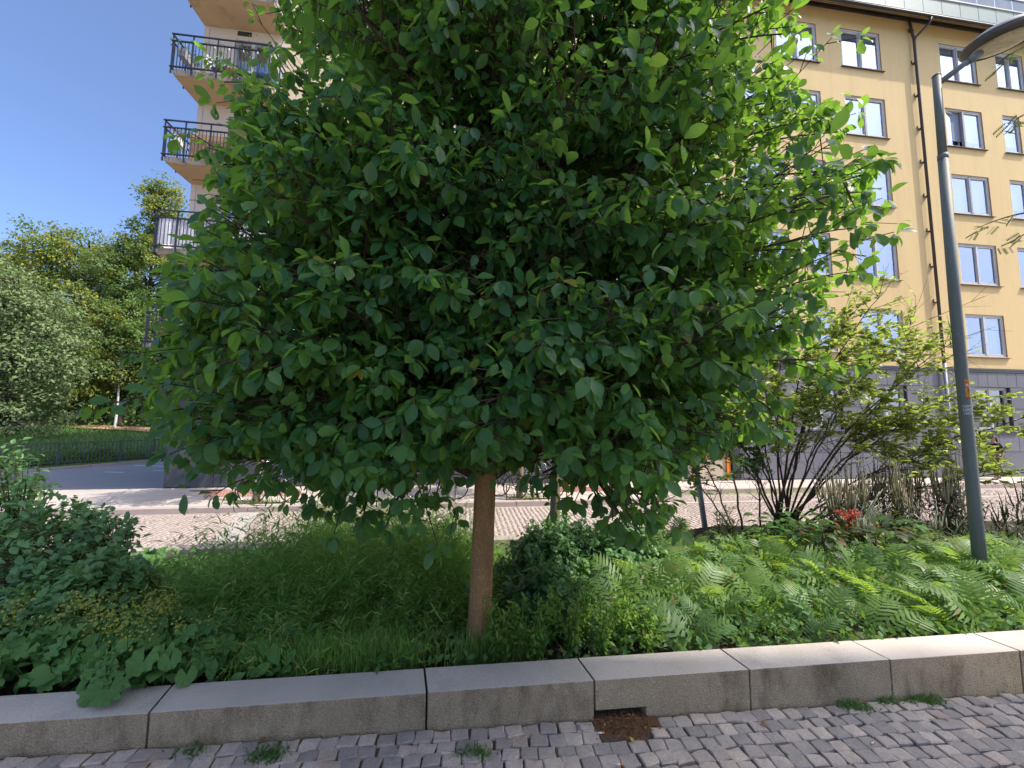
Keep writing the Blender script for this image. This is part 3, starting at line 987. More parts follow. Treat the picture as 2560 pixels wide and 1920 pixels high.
def window(root, a, b, c, d, inside='blind', y=0.09, frame='framew', mull='framed', two=True, sill=True, sillmat='sill', open_left=False, bdrop=1.0, label=None):
    """frame with one or two sashes in the opening a..b, c..d"""
    fm = MB()
    t = 0.055
    g = 0.004
    y0, y1 = y - 0.05, y + 0.03
    for s0, s1, z0, z1 in ((a + g, b - g, d - t - g, d - g), (a + g, b - g, c + g, c + t + g), (a + g, a + t + g, c + t + g, d - t - g), (b - t - g, b - g, c + t + g, d - t - g)):
        fm.box((s0, y0, z0), (s1, y1, z1))
    w = obj('window', fm, mt[frame], root, label=label)
    mid = (a + b) / 2 if two else None
    halves = [(a + t, mid - .03), (mid + .03, b - t)] if two else [(a + t, b - t)]
    if two:
        m_ = MB()
        m_.box((mid - .045, y0 - .012, c + t + g), (mid + .045, y1, d - t - g))
        obj('mullion', m_, mt[mull], w)
    for k, (p, q) in enumerate(halves):
        if open_left and k == 0:
            m_ = MB()          # casement swung outwards about its left edge
            an = R_(10)
            L = q - p
            ex, ey = math.cos(an), math.sin(an)
            P2 = lambda l, z, o_: (p + l * ex - o_ * ey, y0 + l * ey + o_ * ex, z)
            for l0, l1, z0, z1 in ((0, L, d - t - .09, d - t - .02), (0, L, c + t + .02, c + t + .09), (0, .07, c + t + .09, d - t - .09), (L - .07, L, c + t + .09, d - t - .09)):
                m_.add([P2(l0, z0, 0), P2(l1, z0, 0), P2(l1, z0, .04), P2(l0, z0, .04), P2(l0, z1, 0), P2(l1, z1, 0), P2(l1, z1, .04), P2(l0, z1, .04)],
                       [(0, 3, 2, 1), (4, 5, 6, 7), (0, 1, 5, 4), (1, 2, 6, 5), (2, 3, 7, 6), (3, 0, 4, 7)])
            obj('open_sash', m_, mt[frame], w)
            m_ = MB()
            m_.add([P2(.07, c + t + .09, .02), P2(L - .07, c + t + .09, .02), P2(L - .07, d - t - .09, .02), P2(.07, d - t - .09, .02)], [(0, 1, 2, 3)])
            obj('pane', m_, mt['glass'], w)
            continue
        m_ = MB()
        st = 0.05
        for s0, s1, z0, z1 in ((p + .012, q - .012, d - t - st - .012, d - t - .012), (p + .012, q - .012, c + t + .012, c + t + st + .012),
                               (p + .012, p + st, c + t + st + .012, d - t - st - .012), (q - st, q - .012, c + t + st + .012, d - t - st - .012)):
            m_.box((s0, y0 + .01, z0), (s1, y1 - .012, z1))
        obj('sash', m_, mt[frame], w)
        m_ = MB()
        m_.quad((p + st, y + .0, c + t + st), (q - st, y + .0, c + t + st), (q - st, y + .0, d - t - st), (p + st, y + .0, d - t - st))
        obj('pane', m_, mt['glass'], w)
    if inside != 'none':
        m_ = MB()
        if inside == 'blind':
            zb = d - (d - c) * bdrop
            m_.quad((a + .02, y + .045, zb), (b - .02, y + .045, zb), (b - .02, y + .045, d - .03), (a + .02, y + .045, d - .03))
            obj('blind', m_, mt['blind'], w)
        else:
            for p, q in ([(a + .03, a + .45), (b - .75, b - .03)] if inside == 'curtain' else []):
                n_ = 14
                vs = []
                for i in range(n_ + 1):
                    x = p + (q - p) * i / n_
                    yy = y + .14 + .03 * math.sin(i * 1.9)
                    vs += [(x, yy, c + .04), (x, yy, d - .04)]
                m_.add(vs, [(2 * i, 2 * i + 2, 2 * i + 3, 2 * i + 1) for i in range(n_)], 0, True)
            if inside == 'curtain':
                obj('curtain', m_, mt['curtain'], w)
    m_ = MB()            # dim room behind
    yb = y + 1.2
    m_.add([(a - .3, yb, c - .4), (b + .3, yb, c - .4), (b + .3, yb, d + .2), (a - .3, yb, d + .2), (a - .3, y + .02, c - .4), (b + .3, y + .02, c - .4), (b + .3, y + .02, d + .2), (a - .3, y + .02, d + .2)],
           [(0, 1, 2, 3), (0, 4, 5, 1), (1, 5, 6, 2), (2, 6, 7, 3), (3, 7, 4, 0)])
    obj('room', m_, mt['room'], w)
    if sill:
        m_ = MB()
        m_.add([(a - .07, -.075, c - .045), (b + .07, -.075, c - .045), (b + .07, .10, c + .003), (a - .07, .10, c + .003),
                (a - .07, -.075, c - .065), (b + .07, -.075, c - .065), (b + .07, .10, c - .04), (a - .07, .10, c - .04)],
               [(0, 1, 2, 3), (4, 7, 6, 5), (0, 4, 5, 1), (1, 5, 6, 2), (2, 6, 7, 3), (3, 7, 4, 0)])
        obj('sill', m_, mt[sillmat], w)
    return w


yb_ = thing('apartment_building', 'yellow rendered apartment block with rows of windows above a grey stone base', 'building', FP0, YAW)
cb_ = thing('apartment_building', 'pale cream corner apartment block with stacked balconies', 'building', FP0, YAW)
Z_P = 3.70          # top of the stone base
Z_E = 19.34         # underside of the cornice band
SPL = 3.2           # where the two houses meet
TOPS = [18.57, 15.44, 12.33, 9.18, 6.06]
wins = []
for k, zt in enumerate(TOPS):
    wide = [(5.85, 7.83), (10.9, 12.86), (15.9, 17.88), (20.95, 22.92), (26.0, 27.98), (31.1, 33.05)]
    for a, b in wide:
        if k == 0 and a < 12 and a > 10:
            continue
        wins.append((a, b, zt - 1.8, zt, k))
    if k == 0:
        wins += [(12.74, 14.72, zt - 1.8, zt, k), (24.0, 25.95 - .4, zt - 1.8, zt, k), (8.6, 10.5, zt - 1.8, zt, k)]
    else:
        wins += [(3.9, 4.85, zt - 1.8, zt, k), (8.75, 9.7, zt - 1.8, zt, k), (13.8, 14.74, zt - 1.8, zt, k), (24.04, 24.98, zt - 1.8, zt, k), (29.0, 29.95, zt - 1.8, zt, k)]
wins = [w for w in wins if not (w[4] == 0 and 25.9 < w[0] < 26.1)]
mb = MB()
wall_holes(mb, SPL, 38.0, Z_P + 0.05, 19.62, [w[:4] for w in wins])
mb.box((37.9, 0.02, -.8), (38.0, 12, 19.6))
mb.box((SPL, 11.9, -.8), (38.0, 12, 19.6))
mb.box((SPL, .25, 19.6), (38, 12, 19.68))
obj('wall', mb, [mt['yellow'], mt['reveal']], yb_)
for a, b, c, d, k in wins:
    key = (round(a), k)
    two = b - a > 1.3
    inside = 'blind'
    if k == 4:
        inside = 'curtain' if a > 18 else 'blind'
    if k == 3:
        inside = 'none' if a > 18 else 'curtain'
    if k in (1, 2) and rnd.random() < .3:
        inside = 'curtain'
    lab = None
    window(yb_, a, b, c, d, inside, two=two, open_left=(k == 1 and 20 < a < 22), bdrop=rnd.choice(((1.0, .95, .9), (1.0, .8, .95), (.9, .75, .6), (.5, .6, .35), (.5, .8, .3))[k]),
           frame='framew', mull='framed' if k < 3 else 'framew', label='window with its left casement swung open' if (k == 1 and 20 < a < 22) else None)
# cornice band, soffit, gutter, glass parapet, terrace storey
m_ = MB()
m_.box((SPL, -.06, 19.40), (38, -.002, 19.60))
obj('cornice_band', m_, mt['darkmetal'], yb_)
m_ = MB()
m_.add([(SPL, -.004, 19.63), (38, -.004, 19.63), (38, -.56, 18.99), (SPL, -.56, 18.99), (SPL, -.004, 19.78), (38, -.004, 19.78), (38, -.56, 19.09), (SPL, -.56, 19.09)],
       [(0, 3, 2, 1), (4, 5, 6, 7), (0, 1, 5, 4), (2, 3, 7, 6), (3, 0, 4, 7), (1, 2, 6, 5)])
obj('soffit', m_, mt['soffit'], yb_)
m_ = MB()
m_.tube([(SPL, -.62, 19.03), (38, -.62, 19.03)], .05, 8)
m_.box((SPL, -.66, 19.095), (38, -.45, 19.13))
obj('gutter', m_, mt['darkmetal'], yb_)
for i in range(36):
    a = SPL + i * 0.97
    m_ = MB()
    m_.box((a + .01, -.42, 19.22), (a + .955, -.405, 20.16))
    obj('glass_panel', m_, mt['roofglass'], yb_)
m_ = MB()
m_.box((SPL, -.45, 20.17), (38, -.38, 20.22))
obj('handrail', m_, mt['framew'], yb_)
for i in range(36):
    a = SPL + i * 0.97
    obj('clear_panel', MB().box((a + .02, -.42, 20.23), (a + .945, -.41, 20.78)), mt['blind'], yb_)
obj('upper_rail', MB().box((SPL, -.44, 20.785), (38, -.39, 20.82)), mt['darkmetal'], yb_)
m_ = MB()
m_.box((SPL, 2.4, 19.7), (38, 11, 22.9))
obj('terrace_storey', m_, mt['pale'], yb_)
for i in range(14):
    a = SPL + .8 + i * 2.45
    m_ = MB()
    m_.box((a, 2.33, 20.3), (a + 2.0, 2.39, 22.2))
    f_ = obj('window', m_, mt['framew'], yb_)
    m_ = MB()
    for q in (0, 1):
        m_.quad((a + .06 + q, 2.32, 20.36), (a + .94 + q, 2.32, 20.36), (a + .94 + q, 2.32, 22.14), (a + .06 + q, 2.32, 22.14))
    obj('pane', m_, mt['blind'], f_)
m_ = MB()
m_.box((SPL, 2.2, 22.92), (38, 11.5, 23.1))
obj('roof', m_, mt['pale'], yb_)
# downpipe with brackets
m_ = MB()
m_.tube([(19.72, -.62, 18.95), (19.72, -.55, 18.75), (19.52, -.15, 18.45), (19.5, -.12, 18.3)], .05, 8)
m_.tube([(19.36, -.10, 19.33), (19.40, -.12, 18.9), (19.5, -.12, 18.4), (19.5, -.12, 3.9)], .052, 8)
dp = obj('downpipe', m_, mt['pipe'], yb_)
m_ = MB()
m_.tube([(19.5, -.12, 3.9), (19.5, -.12, -.68)], .06, 8)
obj('lower_pipe', m_, mt['galv'], dp)
for k in range(10):
    m_ = MB()
    z = 4.9 + k * 1.55
    m_.box((19.43, -.12, z), (19.57, -.001, z + .035))
    m_.box((19.40, -.03, z + .03), (19.44, -.001, z + .16))
    obj('bracket', m_, mt['pipe'], dp)


def panels(root, s0, s1, rows, holes, y=-.022, mat='slate'):
    for ri, (z0, z1, wd) in enumerate(rows):
        segs = [(s0, s1)]
        for a, b, c, d in holes:
            if c < z1 - .02 and d > z0 + .02:
                ns = []
                for p, q in segs:
                    if b <= p or a >= q:
                        ns.append((p, q))
                    else:
                        if a - p > .08:
                            ns.append((p, a))
                        if q - b > .08:
                            ns.append((b, q))
                segs = ns
        for p, q in segs:
            n_ = max(1, round((q - p) / wd))
            for i in range(n_):
                a, b = p + (q - p) * i / n_ + .008, p + (q - p) * (i + 1) / n_ - .008
                jy = rnd.uniform(-.004, .004)
                m_ = MB()
                m_.box((a, y + jy, z0 + .008), (b, .02, z1 - .008))
                obj('stone_panel', m_, mt[mat], root)


ROWS = [(-.70, .28, 1.1), (.28, 1.17, .98), (1.17, 2.06, .98), (2.06, 2.96, .98), (2.96, 3.58, .49)]
pw_y = [(13.05, 14.75, 1.17, 2.96), (16.0, 17.75, 1.17, 2.96), (21.08, 22.82, 1.17, 2.96), (26.1, 27.8, 1.17, 2.96)]
ent = (5.9, 9.98, -.72, 2.96)
mb = MB()
wall_holes(mb, SPL, 38.0, -.75, Z_P, pw_y + [ent], y=0.03, dep=.16)
obj('base_wall', mb, [mt['slatejoint'], mt['darkmetal']], yb_)
panels(yb_, SPL, 31, ROWS, pw_y + [ent])
m_ = MB()
m_.box((SPL, -.05, 3.585), (38, .02, 3.66))
m_.box((SPL, -.065, 3.665), (38, .02, 3.735))
obj('base_moulding', m_, mt['darkmetal'], yb_)
for i, h in enumerate(pw_y):
    window(yb_, *h, inside='none' if i > 1 else 'blind', y=.15, frame='framew', mull='framew', sillmat='darkmetal', bdrop=.7)
    m_ = MB()
    m_.box((h[0] - .06, -.06, h[2] - .17), (h[1] + .08, -.024, h[2] - .07))
    obj('sill_band', m_, mt['darkmetal'], yb_)
# small vent in the base
m_ = MB()
m_.box((17.15, -.05, -.70), (17.42, -.024, -.36))
obj('base_hatch', m_, mt['darkmetal'], yb_)
# orange entrance
en = obj('entrance', MB().box((ent[0] + .002, .17, ent[2]), (ent[1] - .002, .19, ent[3])), mt['room'], yb_)
for a, b in ((5.9, 6.02), (7.15, 7.27), (8.38, 8.50), (9.72, 9.86)):
    obj('post', MB().box((a, -.02, -.72), (b, .12, 2.955)), mt['orange'], en)
for z in (0.10, 1.55, 2.82):
    for a, b in ((6.025, 7.145), (7.275, 8.375), (8.505, 9.715)):
        obj('transom', MB().box((a, 0.0, z), (b, .10, z + .12)), mt['orange'], en)
for a, b in ((6.03, 7.14), (7.28, 8.37), (8.51, 9.71)):
    obj('lower_panel', MB().box((a, .03, -.70), (b, .09, .095)), mt['beige'], en)
    obj('pane', MB().box((a, .05, .225), (b, .06, 1.545)), mt['glassdark'], en)
    obj('pane', MB().box((a, .05, 1.675), (b, .06, 2.815)), mt['glassdark'], en)
obj('side_pillar', MB().box((9.865, -.05, -.72), (10.25, .16, 2.95)), mt['darkmetal'], en)

# ------------------------------------------------------------------ cream corner house
BAL = [14.88, 12.0, 9.14, 6.28, 3.42]           # underside of each balcony
doors, cw = [], []
for zb in BAL:
    doors.append((-8.12, -6.95, zb + .22, zb + 2.5))
    for a in (-4.6, -1.6, 1.2):
        cw.append((a, a + 1.5, zb + .95, zb + 2.5))
ztop = 20.4
mb = MB()
wall_holes(mb, -6.42, SPL, 2.86, ztop, [h for h in cw if h[3] < ztop], mi=0, mr=2)
wall_holes(mb, -9.1, -6.42, 2.86, ztop, doors, mi=1, mr=2)
mb.add([(-9.1, 0, -.8), (-9.1, 13, -.8), (-9.1, 13, ztop), (-9.1, 0, ztop)], [(0, 3, 2, 1)], 1)
mb.add([(-9.1, 13, -.8), (SPL, 13, -.8), (SPL, 13, ztop), (-9.1, 13, ztop)], [(0, 3, 2, 1)], 0)
mb.add([(-9.1, 0, ztop), (SPL, 0, ztop), (SPL, 13, ztop), (-9.1, 13, ztop)], [(0, 1, 2, 3)], 0)
mb.add([(SPL, 0, 2.86), (SPL, 0, ztop), (SPL, 13, ztop), (SPL, 13, 2.86)], [(0, 1, 2, 3)], 0)
obj('wall', mb, [mt['cream'], mt['pale'], mt['framed']], cb_)
for k, h in enumerate(doors):
    window(cb_, *h, inside='curtain' if k % 2 else 'blind', two=True, sill=False, frame='framed', mull='framew', bdrop=.35)
    m_ = MB()
    m_.box((-8.05, -.015, h[3] + .16), (-7.6, .0, h[3] + .32))
    obj('vent', m_, mt['darkmetal'], cb_)
    m_ = MB()
    m_.box((-8.945, -.006, h[2] - .0), (-8.93, -.001, h[3] + .3))
    obj('panel_joint', m_, mt['framed'], cb_)
for h in cw:
    if h[3] < ztop:
        window(cb_, *h, inside='blind', two=True, bdrop=.6)
mb = MB()
wall_holes(mb, -9.1, SPL, -.75, 2.84, [(-5.9, -4.0, .9, 2.5), (-2.4, -.4, .9, 2.5), (.6, 2.4, .9, 2.5)], y=.03, dep=.16)
obj('base_wall', mb, [mt['slatejoint'], mt['darkmetal']], cb_)
gw = [(-5.9, -4.0, .9, 2.5), (-2.4, -.4, .9, 2.5), (.6, 2.4, .9, 2.5)]
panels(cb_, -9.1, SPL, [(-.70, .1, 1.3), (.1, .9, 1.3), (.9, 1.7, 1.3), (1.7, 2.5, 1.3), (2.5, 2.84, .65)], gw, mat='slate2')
for h in gw:
    window(cb_, *h, inside='blind', y=.15, sillmat='darkmetal', bdrop=.5)
m_ = MB()
m_.box((-9.125, -.02, -.75), (-9.101, 13, 2.84))
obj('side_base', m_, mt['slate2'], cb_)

# balconies: slab (the part) > rails, posts, balusters, bolt plates
BS0, BS1, BD = -9.12, -6.40, 1.06
balm = MB()
balm.bar((0, 0, 0), (0, 0, .86), .014, up=(0, 1, 0))
bal_me = balm.mesh('baluster')
bal_me.materials.append(mt['rail'])
brm = MB()
brm.box((-.08, -.03, -.05), (-.02, 0, .05))
brm.box((.02, -.03, -.05), (.08, 0, .05))
br_me = brm.mesh('bolt_plate')
br_me.materials.append(mt['galv'])
for bi, zb in enumerate(BAL):
    m_ = MB()
    m_.box((BS0, -BD, zb), (BS1, -.003, zb + .19), 0)
    m_.box((BS0 + .14, -BD + .12, zb - .012), (BS1 - .14, -.004, zb - .002), 1)
    m_.add([(BS0 + .01, -BD + .01, zb - .003), (BS1 - .01, -BD + .01, zb - .003), (BS1 - .01, -.004, zb - .003), (BS0 + .01, -.004, zb - .003)], [(0, 3, 2, 1)], 1)
    b_ = obj('balcony', m_, [mt['concrete'], mt['soffit']], cb_)
    zr = zb + .19
    e = .07
    x0, x1, yy = BS0 - e, BS1 + e, -BD - e
    for nm, h in (('top_rail', 1.13), ('middle_rail', .90), ('bottom_rail', .04)):
        m_ = MB()
        m_.bar((x0 - .02, yy, zr + h), (x1 + .02, yy, zr + h), .045, .03)
        m_.bar((x0, yy + .03, zr + h), (x0, -.003, zr + h), .045, .03)
        m_.bar((x1, yy + .03, zr + h), (x1, -.003, zr + h), .045, .03)
        obj(nm, m_, mt['rail'], b_)
    for px, py in ((x0 + .03, yy), (x0 + .6, yy), (x0 + 1.3, yy), (x0 + 2.0, yy), (x1 - .03, yy), (x0, -.55), (x1, -.55)):
        m_ = MB()
        m_.bar((px, py, zr - .17), (px, py, zr + 1.12), .03, up=(0, 1, 0))
        obj('post', m_, mt['rail'], b_)
        inst('bolt_plate', br_me, b_, (px, -BD, zr - .09) if py == yy else (BS0 if px < 0 and px < -8 else BS1, py, zr - .09), (0, 0, 0 if py == yy else math.pi / 2))
    for k in range(27):
        inst('baluster', bal_me, b_, (x0 + .07 + k * .101, yy, zr + .05))
    for k in range(9):
        inst('baluster', bal_me, b_, (x0, yy + .12 + k * .115, zr + .05))
# things on the balconies (local frame of the facades)


def fl_thing(name, label, cat, s, d, z, group=None, rz=0.0):
    return thing(name, label, cat, fw(s, d, z), YAW + rz, group)


Zb1, Zb2, Zb3, Zb4 = [z + .19 for z in (BAL[1], BAL[2], BAL[3], BAL[4])]
# --- second balcony from the top (bar chairs, planters, lights)
t_ = fl_thing('railing_planter', 'long grey trough of trailing plants hung on the end railing of the top furnished balcony', 'planter', -9.02, .55, Zb1 + .55)
obj('trough', MB().box((-.09, -.45, 0), (.09, .45, .28)), mt['greyf'], t_)
n_ = 160
P = np.array(fw(-9.02, .55, Zb1 + .85)) + rng.normal(0, 1, (n_, 3)) * (.12, .3, .10)
foliage(t_, (0, 0, 0), [leaf_tmpl(.09, .04, 3)], P, frames(rng.normal(0, 1, (n_, 3)), np.tile((0, 0, 1.0), (n_, 1))), np.ones(n_), mt['bg1'])
for c in t_.children:
    if c.name.startswith('foliage'):
        c.matrix_parent_inverse = (Matrix.Translation(t_.location) @ Matrix.Rotation(t_.rotation_euler.z, 4, 'Z')).inverted()


def folding_chair(label, s, d, z, rz):
    t = fl_thing('garden_chair', label, 'chair', s, d, z, 'chairs on the balcony', rz)
    for x in (-.2, .2):
        m_ = MB()
        m_.tube([(x, -.25, 0), (x, .28, .46)], .014)
        obj('leg', m_, mt['white'], t)
        m_ = MB()
        m_.tube([(x, .25, 0), (x, -.22, .46), (x, -.32, .88)], .014)
        obj('leg', m_, mt['white'], t)
    m_ = MB()
    for k in range(6):
        m_.box((-.21, -.2 + k * .075, .44), (.21, -.14 + k * .075, .46))
    obj('seat', m_, mt['white'], t)
    m_ = MB()
    for k in range(3):
        m_.box((-.21, -.30 + (2 - k) * .03, .6 + k * .1), (.21, -.285 + (2 - k) * .03, .67 + k * .1))
    obj('backrest', m_, mt['white'], t)
    return t


folding_chair('white slatted folding chair on the balcony with the string lights', -8.62, .55, Zb1, R_(70))
t_ = fl_thing('wicker_table', 'dark oval wicker table tipped up on the furnished balcony', 'table', -8.1, .45, Zb1)
m_ = MB()
m_.lathe([(0.001, 0), (.36, 0), (.40, .03), (.40, .06), (.36, .07), (.001, .05)], 24, (0, 0, 0), sc=(1.0, .7))
o = obj('table_top', m_, mt['wicker'], t_)
o.location = (0, 0, .72)
o.rotation_euler = (R_(48), 0, 0)
m_ = MB()
for k in range(3):
    a = k * 2.1
    m_.tube([(0.25 * math.cos(a), .25 * math.sin(a), 0), (0, 0, .7)], .014)
obj('legs', m_, mt['white'], t_)


def pot_plant(label, s, d, z, r, h, mat, ph, nlf, group=None, leaf='bg1'):
    t = fl_thing('potted_plant', label, 'potted plant', s, d, z, group)
    obj('pot', MB().lathe([(.001, 0), (r * .72, 0), (r * .95, h * .85), (r * 1.08, h * .85), (r * 1.08, h), (r * .9, h), (r * .88, h * .9), (.001, h * .9)], 18), mt[mat], t)
    n = nlf
    P = rng.normal(0, 1, (n, 3)) * (r * .9, r * .9, ph * .28) + (0, 0, h + ph * .5)
    D = P - (0, 0, h)
    me = scatter_mesh('foliage', [leaf_tmpl(.12, .035, 3)], P, frames(D + rng.normal(0, .1, (n, 3)), np.tile((0, 0, 1.0), (n, 1))), np.ones(n) * r / .22)
    link('foliage', me, mt[leaf], t, kind='stuff')
    return t


pot_plant('terracotta pot with a spiky plant at the railing of the string light balcony', -7.55, .85, Zb1, .19, .30, 'terra', .35, 60)
pot_plant('round white pot with a tall leafy plant on the string light balcony', -7.12, .8, Zb1, .17, .32, 'white', 1.1, 110)
t_ = fl_thing('blue_chair', 'chair with blue fabric by the door of the string light balcony', 'chair', -6.75, .6, Zb1)
obj('seat', MB().box((-.25, -.25, .38), (.25, .25, .46)), mt['bluec'], t_, bevel=.02)
obj('backrest', MB().add([(-.25, .2, .46), (.25, .2, .46), (.25, .34, 1.0), (-.25, .34, 1.0), (-.25, .24, .46), (.25, .24, .46), (.25, .38, 1.0), (-.25, .38, 1.0)],
                         [(0, 1, 2, 3), (5, 4, 7, 6), (0, 3, 7, 4), (1, 5, 6, 2), (3, 2, 6, 7)]), mt['bluec'], t_)
for x in (-.22, .22):
    for y in (-.22, .22):
        obj('leg', MB().bar((x, y, 0), (x, y, .38), .03, up=(0, 1, 0)), mt['white'], t_)
t_ = fl_thing('string_lights', 'string of small bulbs draped below a balcony top rail', 'string lights', -9.1, 1.0, Zb1 + 1.1)
m_ = MB()
pts = [(k * .05, -.03, -.10 * math.sin(k * .05 / .42 * math.pi) ** 2 - .03) for k in range(52)]
m_.tube(pts, .006, 4)
obj('cord', m_, mt['blackp'], t_)
for k in range(6):
    obj('bulb', MB().lathe([(.001, -.11), (.022, -.09), (.026, -.07), (.014, -.035), (.012, 0), (.001, 0)], 8, (.21 + k * .42, -.03, -.12)), mt['white'], t_)
# --- third balcony: wooden slat screen, basket
t_ = fl_thing('slat_screen', 'brown vertical wood slat screen inside a balcony railing', 'screen', -8.55, .98, Zb2 + .04)
for k in range(20):
    obj('slat', MB().box((k * .105, -.012, 0), (k * .105 + .096, .012, .82)), mt['bamboo'], t_)
t_ = fl_thing('planter_box', 'small white planter box with red and yellow flowers on the railing corner', 'planter', -9.05, .72, Zb2 + .62)
obj('box', MB().box((-.09, -.22, 0), (.09, .22, .2)), mt['white'], t_)
n = 60
P = rng.normal(0, 1, (n, 3)) * (.08, .15, .06) + (0, 0, .26)
link('flowers', scatter_mesh('flowers', [leaf_tmpl(.07, .05, 3)], P, frames(rng.normal(0, 1, (n, 3)), np.tile((0, 0, 1.0), (n, 1))), np.ones(n)), mt['redfl'], t_, kind='stuff')
# --- fourth balcony: white cloth
t_ = fl_thing('privacy_cloth', 'white cloth screen tied round the inside of a balcony railing', 'cloth', -9.12, 1.06, Zb3 + .12)
m_ = MB()
n1, n2 = 60, 5
pts = []
for i in range(n1 + 1):
    u = i / n1 * 3.65
    w = .012 * math.sin(u * 9) + .02 * math.sin(u * 3.7) + .008 * math.sin(u * 23)
    pts.append((-0.03 + w, .95 - u) if u < .95 else (-.03 + (u - .95), -.035 + w))
for j in range(n2 + 1):
    for i, (x, y) in enumerate(pts):
        sag = .02 * math.sin(i * .9) * (j / n2)
        m_.v.append((x + sag * .3, y + sag * .4, .78 * j / n2 + (.025 * math.sin(i * .55) if j == 0 else 0)))
for j in range(n2):
    for i in range(n1):
        m_.f.append((j * (n1 + 1) + i, j * (n1 + 1) + i + 1, (j + 1) * (n1 + 1) + i + 1, (j + 1) * (n1 + 1) + i))
        m_.m.append(0)
        m_.sm.append(True)
obj('cloth', m_, mt['cloth'], t_)
pot_plant('yellow green plant in a pot behind the white cloth screen', -7.2, .6, Zb3, .2, .4, 'terra', 1.3, 200, leaf='leafshrub')
t_ = fl_thing('hanging_lantern', 'small wire lantern hanging by the wall above the white cloth', 'lantern', -7.45, .12, Zb3 + 1.35)
obj('cage', MB().lathe([(.001, 0), (.09, .02), (.12, .12), (.08, .22), (.03, .26), (.02, .3), (.001, .3)], 10), mt['soffit'], t_)
obj('hook', MB().tube([(0, 0, .3), (0, 0, .5), (0, .11, .52)], .008, 5), mt['blackp'], t_)
# --- fifth balcony: big terracotta pot
pot_plant('tall terracotta pot with a small plant on the lowest balcony', -8.72, .85, Zb4, .24, .48, 'terra', .3, 60)

# ------------------------------------------------------------------ unseen house, added on the near right to shade the wall and path
nb = thing('apartment_building', 'unseen pale house added to shade the path and near wall', 'building', (12.0, 0, 0))
NBY, NBH = -0.72, 20.5
mb = MB()
hl = [(-9.5 + i * 3.0, -8.1 + i * 3.0, z, z + 1.6) for i in range(3) for z in (1.6, 4.7, 7.8, 10.9, 14, 17)]
tmp = MB()
wall_holes(tmp, -10.5, NBY, -1.0, NBH, hl, 0, 0, 1, .15)
mb.add([(y, x, z) for x, y, z in tmp.v], [f[::-1] for f in tmp.f])
mb.add([(0, NBY, -1), (12, NBY, -1), (12, NBY, NBH), (0, NBY, NBH)], [(0, 1, 2, 3)])
mb.add([(0, -10.5, NBH), (12, -10.5, NBH), (12, NBY, NBH), (0, NBY, NBH)], [(0, 1, 2, 3)])
mb.add([(12, -10.5, -1), (12, NBY, -1), (12, NBY, NBH), (12, -10.5, NBH)], [(0, 3, 2, 1)])
mb.add([(0, -10.5, -1), (12, -10.5, -1), (12, -10.5, NBH), (0, -10.5, NBH)], [(0, 3, 2, 1)])
obj('wall', mb, mt['shadewall'], nb)
m_ = MB()
for a, b, c, d in hl:
    m_.quad((.14, a, c), (.14, b, c), (.14, b, d), (.14, a, d))
obj('windows', m_, mt['slate'], nb)

# ================================================================== TREES
SUNUP = np.array([0, 0, 1.0])


def trunk_obj(parent, name, pts, rad, mat, n=12, rough=0.0):
    m_ = MB()
    m_.tube(pts, rad, n)
    if rough:
        m_.v = [(x + rough * math.sin(17 * z + 5 * x), y + rough * math.cos(13 * z), z) for x, y, z in m_.v]
    return obj(name, m_, mat, parent)


# ---- the big tree in front: trunk, limbs, leaf rosettes at the twigs
TB = np.array([-0.20, 2.50, 0.07])
tree = thing('tree', 'large leafy dark green tree with smooth brown trunk in the flower bed', 'tree', TB)
tz = np.array([0, .03, .1, .3, .7, 1.1, 1.6, 2.2, 2.9, 3.6, 4.4, 5.2, 6.0])
tr = np.array([.125, .102, .084, .074, .071, .069, .066, .060, .052, .043, .033, .022, .010])
tx = .02 * np.sin(tz * 1.1) + .012 * tz
ty = .02 * np.sin(tz * .8 + 1)
tp = np.stack([tx, ty - ty[0], tz - .07], 1)
trunk_obj(tree, 'trunk', list(tp), list(tr), mt['trunk'], 18, .002)


def trunk_at(z):
    return np.array([np.interp(z, tz, tx) + TB[0], np.interp(z, tz, ty - ty[0]) + TB[1], z + TB[2] - .07])


POLY = [(560, -500), (690, -100), (690, 0), (640, 150), (605, 240), (565, 330), (535, 400), (530, 470), (520, 560), (465, 610), (430, 700), (400, 790), (370, 880),
        (345, 960), (380, 1040), (440, 1110), (520, 1130), (580, 1190), (620, 1110), (700, 1120), (770, 1195), (860, 1250), (950, 1170), (985, 1270), (1060, 1280), (1120, 1150), (1190, 1120),
        (1265, 1125), (1330, 1060), (1390, 1130), (1480, 1190), (1530, 1285), (1640, 1305), (1690, 1200), (1770, 1100), (1860, 1080), (1990, 1050), (2035, 980), (2050, 850),
        (2080, 760), (2140, 700), (2180, 600), (2200, 500), (2170, 420), (2100, 395), (2095, 330), (2070, 270), (2010, 250), (1990, 180), (1985, 60), (2010, -20), (2030, -500)]


def env(az, z):
    """crown radius at height z in direction az (0 = +X, -90 deg = towards the camera)"""
    zz = [1.0, 1.35, 1.8, 2.5, 3.2, 4.0, 5.0, 6.0, 6.6]
    lft = np.interp(z, zz, [1.3, 1.95, 2.3, 2.25, 2.05, 1.75, 1.35, .8, .3])
    rgt = np.interp(z, zz, [1.2, 1.9, 2.3, 2.45, 2.6, 2.35, 1.9, 1.1, .3])
    fro = np.interp(z, zz, [.7, 1.0, 1.15, 1.2, 1.2, 1.15, 1.0, .7, .3])
    bak = np.interp(z, zz, [1.0, 1.5, 1.9, 1.95, 1.9, 1.7, 1.4, .8, .3])
    c, s = math.cos(az), math.sin(az)
    a = rgt if c > 0 else lft
    b = bak if s > 0 else fro
    return 1 / math.sqrt((c / a) ** 2 + (s / b) ** 2)


